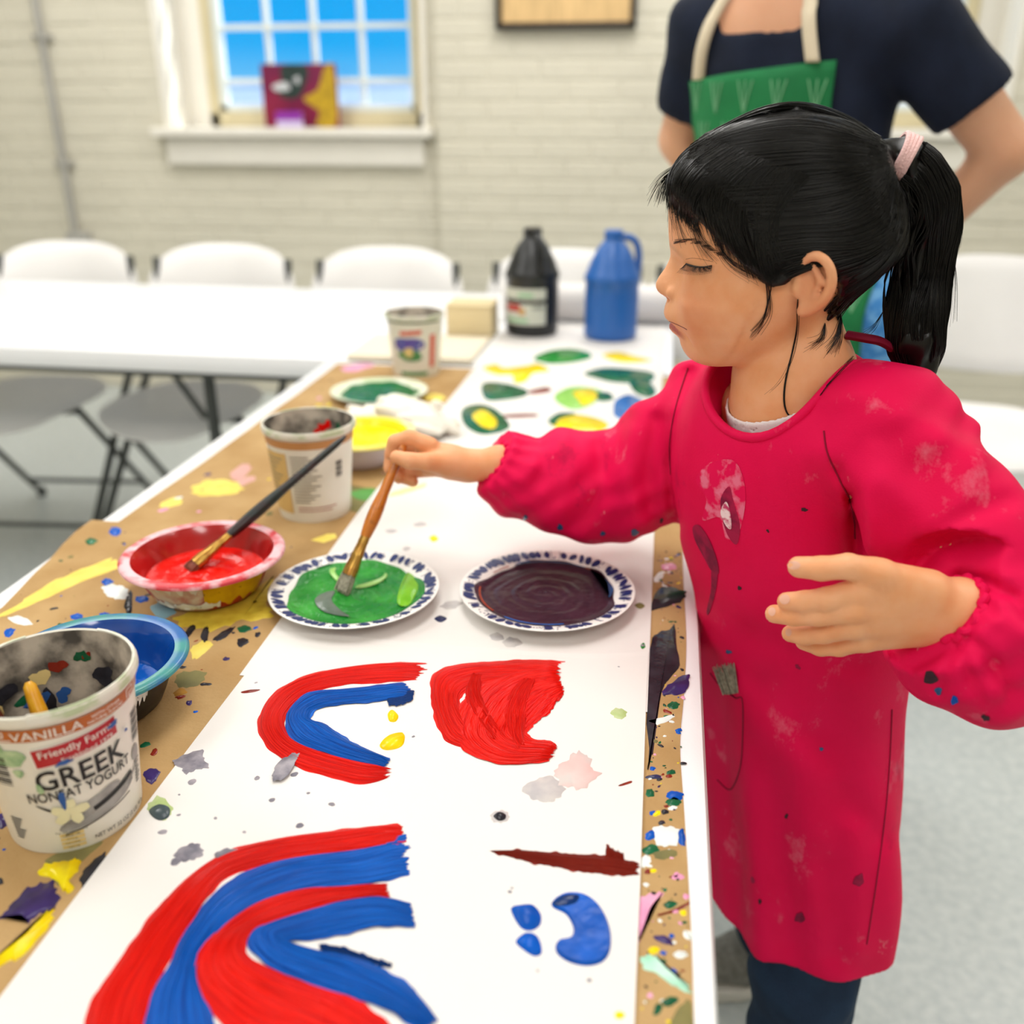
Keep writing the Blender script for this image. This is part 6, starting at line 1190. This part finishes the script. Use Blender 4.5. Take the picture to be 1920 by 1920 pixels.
# ------------------------------------------------------------------ the adult behind
adult = thing('person', (.19, 1.82, 0), label='adult in a navy t-shirt and green apron standing hands on hips behind the child', cat='person')
q_ = lambda x, y, d: atY(x, y, d)
RSH, LSH = q_(1325, 55, 1.88), q_(1712, 48, 1.71); NKB = q_(1462, 5, 1.79); RELB, LELB = q_(1278, 262, 1.95), q_(1885, 282, 1.72); RWR, LWR = q_(1345, 400, 1.93), q_(1745, 430, 1.79)
HIPC = q_(1490, 520, 1.83); CH_ = q_(1490, 170, 1.81); WA_ = q_(1480, 380, 1.82); SHV = (LSH - RSH); SHV[2] = 0; SHV /= np.linalg.norm(SHV); FWD = np.array([SHV[1], -SHV[0], 0]); RA = np.array([FWD, SHV, (0, 0, 1.)])
HD = NKB + np.array([0, 0, .20]) + FWD * .03
def afing(P, w, e, s):
    d = w - e; d = d / np.linalg.norm(d); n = np.cross(d, (0, 0, 1)); n /= np.linalg.norm(n); up = np.cross(n, d); o = rc(P, w, w + d * .07, .024, .026)
    for k, (o_, L) in enumerate(((-.024, .055), (-.008, .068), (.008, .065), (.023, .05))):
        a = w + d * .075 + up * o_; o = np.minimum(o, smin(o, chain(P, [a, a + d * L * .5 - n * s * .006, a + d * L - n * s * .022], [.0095, .0085, .0075], .004), .006))
    return smin(o, chain(P, [w + d * .02 + up * .02, w + d * .05 + up * .045, w + d * .08 + up * .055], [.013, .011, .009], .005), .008)
def adult_f(P):
    T = smin(ell(P, CH_, (.105, .165, .20), RA), ell(P, WA_, (.095, .14, .20), RA), .06); T = smin(T, ell(P, HIPC, (.11, .165, .15), RA), .06)
    T = smin(T, chain(P, [RSH, NKB - (0, 0, .02), LSH], [.055, .06, .055], .03), .05); T = smin(T, chain(P, [NKB - (0, 0, .03), HD - (0, 0, .06)], [.058, .052], .02), .03)
    T = smin(T, chain(P, [RSH, RELB, RWR], [.052, .040, .027], .015), .03); T = smin(T, chain(P, [LSH, LELB, LWR], [.055, .042, .028], .015), .03)
    T = smin(T, afing(P, RWR, RELB, 1), .015); T = smin(T, afing(P, LWR, LELB, -1), .015)
    H_ = smin(ell(P, HD + (0, 0, .04), (.095, .076, .105), RA), ell(P, HD + FWD * .022 - (0, 0, .03), (.068, .058, .085), RA), .03)
    H_ = smin(H_, chain(P, [HD + FWD * .09 + (0, 0, .03), HD + FWD * .108 - (0, 0, .012)], [.008, .012], .006), .012)
    for s in (1, -1):
        H_ = smax(H_, -(np.linalg.norm(P - (HD + FWD * .098 + SHV * .032 * s + (0, 0, .026)), axis=1) - .014), .012); H_ = smin(H_, np.linalg.norm(P - (HD + FWD * .080 + SHV * .032 * s + (0, 0, .024)), axis=1) - .0125, .003)
        H_ = smin(H_, ell(P, HD + SHV * .078 * s - FWD * .005, (.018, .007, .03), RA), .006)
    H_ = smax(H_, -rc(P, HD + FWD * .100 - SHV * .02 - (0, 0, .048), HD + FWD * .100 + SHV * .02 - (0, 0, .048), .003, .003), .006)
    T = smin(T, H_, .02)
    for s in (-1, 1): T = smin(T, chain(P, [HIPC + SHV * (.075 * s + .05) - (0, 0, .05), HIPC + SHV * (.085 * s + .06) - (0, 0, .47), HIPC * (1, 1, 0) + SHV * (.09 * s + .06) + (0, 0, .08), HIPC * (1, 1, 0) + SHV * (.09 * s + .06) + FWD * .14 + (0, 0, .035)], [.085, .058, .04, .035], .03), .03)
    return T
M_sk2 = mat('adult_skin', 'd6a07e', .5, .35, col2='dba888', vscale=12, sss=.1)
ab = sdf_mesh('body', adult_f, (-.20, 1.55, .0), (.75, 2.12, 1.72), .0075, M_sk2, adult)
VNC = NKB + FWD * .03
def shirt2_f(P):
    T = smin(ell(P, CH_, (.112, .172, .21), RA), ell(P, WA_, (.103, .148, .22), RA), .06); T = smin(T, ell(P, HIPC, (.118, .173, .12), RA), .06)
    T = smin(T, chain(P, [RSH, NKB - (0, 0, .025), LSH], [.064, .062, .066], .03), .05)
    def slv(a, b, L, r0, r1): d = (b - a) / np.linalg.norm(b - a); return np.maximum(rc(P, a, a + d * (L + .1), r0, r1 + (r1 - r0) * .5), (P - a) @ d - L)
    T = smin(T, slv(RSH, RELB, .145, .064, .058), .025); T = smin(T, slv(LSH, LELB, .155, .066, .066), .02)
    T = T + .002 * np.sin(P[:, 2] * 45 + P[:, 0] * 30 + 2 * np.sin(P[:, 0] * 18)) + .0015 * np.sin(P[:, 0] * 60 - P[:, 2] * 25)
    T = np.maximum(T, (HIPC[2] - .08) - P[:, 2]); q = P - (VNC + (0, 0, .005)); return smax(T, -np.maximum(np.linalg.norm(q * (1, 1, .9), axis=1) - .085, -.05 - q[:, 2] + 0 * q[:, 0]), .006)
sh2 = sdf_mesh('t_shirt', shirt2_f, (-.20, 1.55, HIPC[2] - .12), (.72, 2.12, 1.50), .0075, mat('navy_tshirt', '131a2a', .8, .2, col2='182033', vscale=20, bump=.1, bscale=400), adult, relax=1)
def jeans_f(P):
    T = ell(P, HIPC - (0, 0, .03), (.118, .172, .13), RA)
    for s in (-1, 1): T = smin(T, chain(P, [HIPC + SHV * (.075 * s + .05) - (0, 0, .05), HIPC + SHV * (.085 * s + .06) - (0, 0, .47), HIPC * (1, 1, 0) + SHV * (.09 * s + .06) + (0, 0, .06)], [.094, .070, .058], .03), .03)
    return np.maximum(T + .003 * np.sin(P[:, 2] * 40 + P[:, 0] * 20), .05 - P[:, 2])
jn = sdf_mesh('trousers', jeans_f, (-.1, 1.58, .03), (.5, 2.1, HIPC[2] + .14), .009, mat('blue_denim', '3d7fc0', .8, .2, col2='6aa5d8', vscale=60, lo=.45, hi=.6), adult, relax=1)
for s in (-1, 1):
    c0 = HIPC * (1, 1, 0) + SHV * (.09 * s + .06)
    def sho(P): return np.maximum(smin(chain(P, [c0 - FWD * .03 + (0, 0, .05), c0 + FWD * .15 + (0, 0, .035)], [.048, .045], .02), rc(P, c0 + (0, 0, .05), c0 + (0, 0, .09), .05, .05), .02), .002 - P[:, 2])
    sdf_mesh('shoe', sho, c0 - (.26, .26, .01), c0 + (.26, .26, .16), .008, mat('dark_shoe', '2a2a2e', .6, .3), adult)
def ahair(P): return np.maximum(smin(ell(P, HD + (0, 0, .05) - FWD * .012, (.108, .090, .112), RA), ell(P, HD - FWD * .07 - (0, 0, .06), (.05, .075, .12), RA), .03), -(ell(P, HD + FWD * .10 - (0, 0, .03), (.10, .075, .115), RA)))
sdf_mesh('hair', ahair, HD - .22, HD + .22, .008, mat('brown_hair', '4a3324', .5, .4, bump=.3, bscale=150), adult)
# apron laid over shirt and trousers: from the front, with its own thickness
FB = [bvh_of(o) for o in (sh2, jn, ab)]
def front_pt(u, z, off):                     # u metres along the shoulders from the centre line, at height z
    o = Vector(HIPC * (1, 1, 0) + SHV * u + FWD * .6 + (0, 0, z)); best = None
    for bv in FB:
        h = bv.ray_cast(o, Vector(-FWD))
        if h[0] is not None and (best is None or h[3] < best): best = h[3]
    return np.array(o) - FWD * ((best if best is not None else .55) - off)
def screen_u(px, py):                        # where a place of the photograph lies on the apron's own plane
    d = ray(px, py); pl = HIPC + FWD * .115; p = CAM + d * (((pl - CAM) @ FWD) / (d @ FWD)); return (p - HIPC) @ SHV, p[2]
uL, zT = screen_u(1302, 152); uR, zT2 = screen_u(1553, 114)
def apron_u(t, z):
    lo, hi = uL, uR; k = np.clip((zT - .10 - z) / .14, 0, 1); k = k * k * (3 - 2 * k); return (lo - .03 - .09 * k) * (k > 0) * 1.0 if False else (lo - .02 + .01 * k + .09 * np.clip((.86 - z) / .1, 0, 1)) + t * ((hi + .02 + .085 * k) - (lo - .02 + .01 * k + .09 * np.clip((.86 - z) / .1, 0, 1)))
zs_ = np.linspace(zT2, .52, 46); nu = 24; V = []; D_ = np.zeros((46, nu))
G = np.zeros((46, nu, 3))
for i, z in enumerate(zs_):
    for j in range(nu):
        t_ = j / (nu - 1); zz = z - (zT2 - zT) * (1 - t_) * max(0, 1 - i / 8); G[i, j] = front_pt(apron_u(t_, zz), zz, .010)
dd = G @ FWD
for _ in range(14):                          # hang: smooth the depth so cloth bridges hollows
    s_ = dd.copy(); s_[1:-1, 1:-1] = (dd[:-2, 1:-1] + dd[2:, 1:-1] + dd[1:-1, :-2] + dd[1:-1, 2:]) / 4; dd = np.maximum(dd, s_)
G += (dd - G @ FWD)[..., None] * FWD
V = [tuple(p) for p in G.reshape(-1, 3)] + [tuple(p - FWD * .003) for p in G.reshape(-1, 3)]; m_ = 46 * nu
F = [(i * nu + j, i * nu + j + 1, (i + 1) * nu + j + 1, (i + 1) * nu + j) for i in range(45) for j in range(nu - 1)]; F2 = [tuple(m_ + k for k in f[::-1]) for f in F]
ed = [(0 * nu + j, 0 * nu + j + 1) for j in range(nu - 1)] + [(i * nu + nu - 1, (i + 1) * nu + nu - 1) for i in range(45)] + [(45 * nu + j + 1, 45 * nu + j) for j in range(nu - 1)] + [((i + 1) * nu, i * nu) for i in range(45)]
ap = MB().add(V, F + F2 + [(b_, a_2, m_ + a_2, m_ + b_) for a_2, b_ in ed]).build('apron', mat('green_apron', '1f7a46', .75, .25, col2='1a6b3d', vscale=9, bump=.1, bscale=300), adult, angle=180)
AB = bvh_of(ap)
pr = MB()
for r_i, z in enumerate(np.arange(zT2 - .055, .56, -.062)):
    for u in np.arange(uL - .06, uR + .12, .058):
        u0 = u + (.029 if r_i % 2 else 0)
        for k in (-1, 0, 1):
            L = []
            for s in (0, .35, .7, 1):
                o = Vector(HIPC * (1, 1, 0) + SHV * (u0 + k * .013 * s) + FWD * .6 + (0, 0, z - .02 + .048 * s)); h = AB.ray_cast(o, Vector(-FWD))
                if h[0] is not None: L.append(np.array(h[0]) + FWD * .001)
            if len(L) == 4: pr.tube(L, .0013, 5)
pr.build('leaf_print', mat('print_pale', '74ad84', .8, .2), ap)['kind'] = 'stuff'
def strap(pts, name):
    L = [p for p in (lambda P_: P_)([front_pt(*screen_u(x, y), .012) for x, y in pts])]; w_ = SHV * .011; V = []; n = len(L)
    for p in L: V += [p - w_, p + w_, p + w_ + FWD * .003, p - w_ + FWD * .003]
    F = [(4 * i + a, 4 * i + (a + 1) % 4, 4 * i + 4 + (a + 1) % 4, 4 * i + 4 + a) for i in range(n - 1) for a in range(4)] + [(3, 2, 1, 0), tuple(4 * n - 4 + k for k in range(4))]
    MB().add(V, F).build(name, mat('cream_strap', 'd9cdb4', .8, .2), ap, angle=180)
strap(crom([(1308, 150), (1325, 95), (1345, 40), (1368, -5), (1390, -45)], 5), 'strap'); strap(crom([(1540, 118), (1535, 60), (1532, 0), (1528, -50)], 5), 'strap')
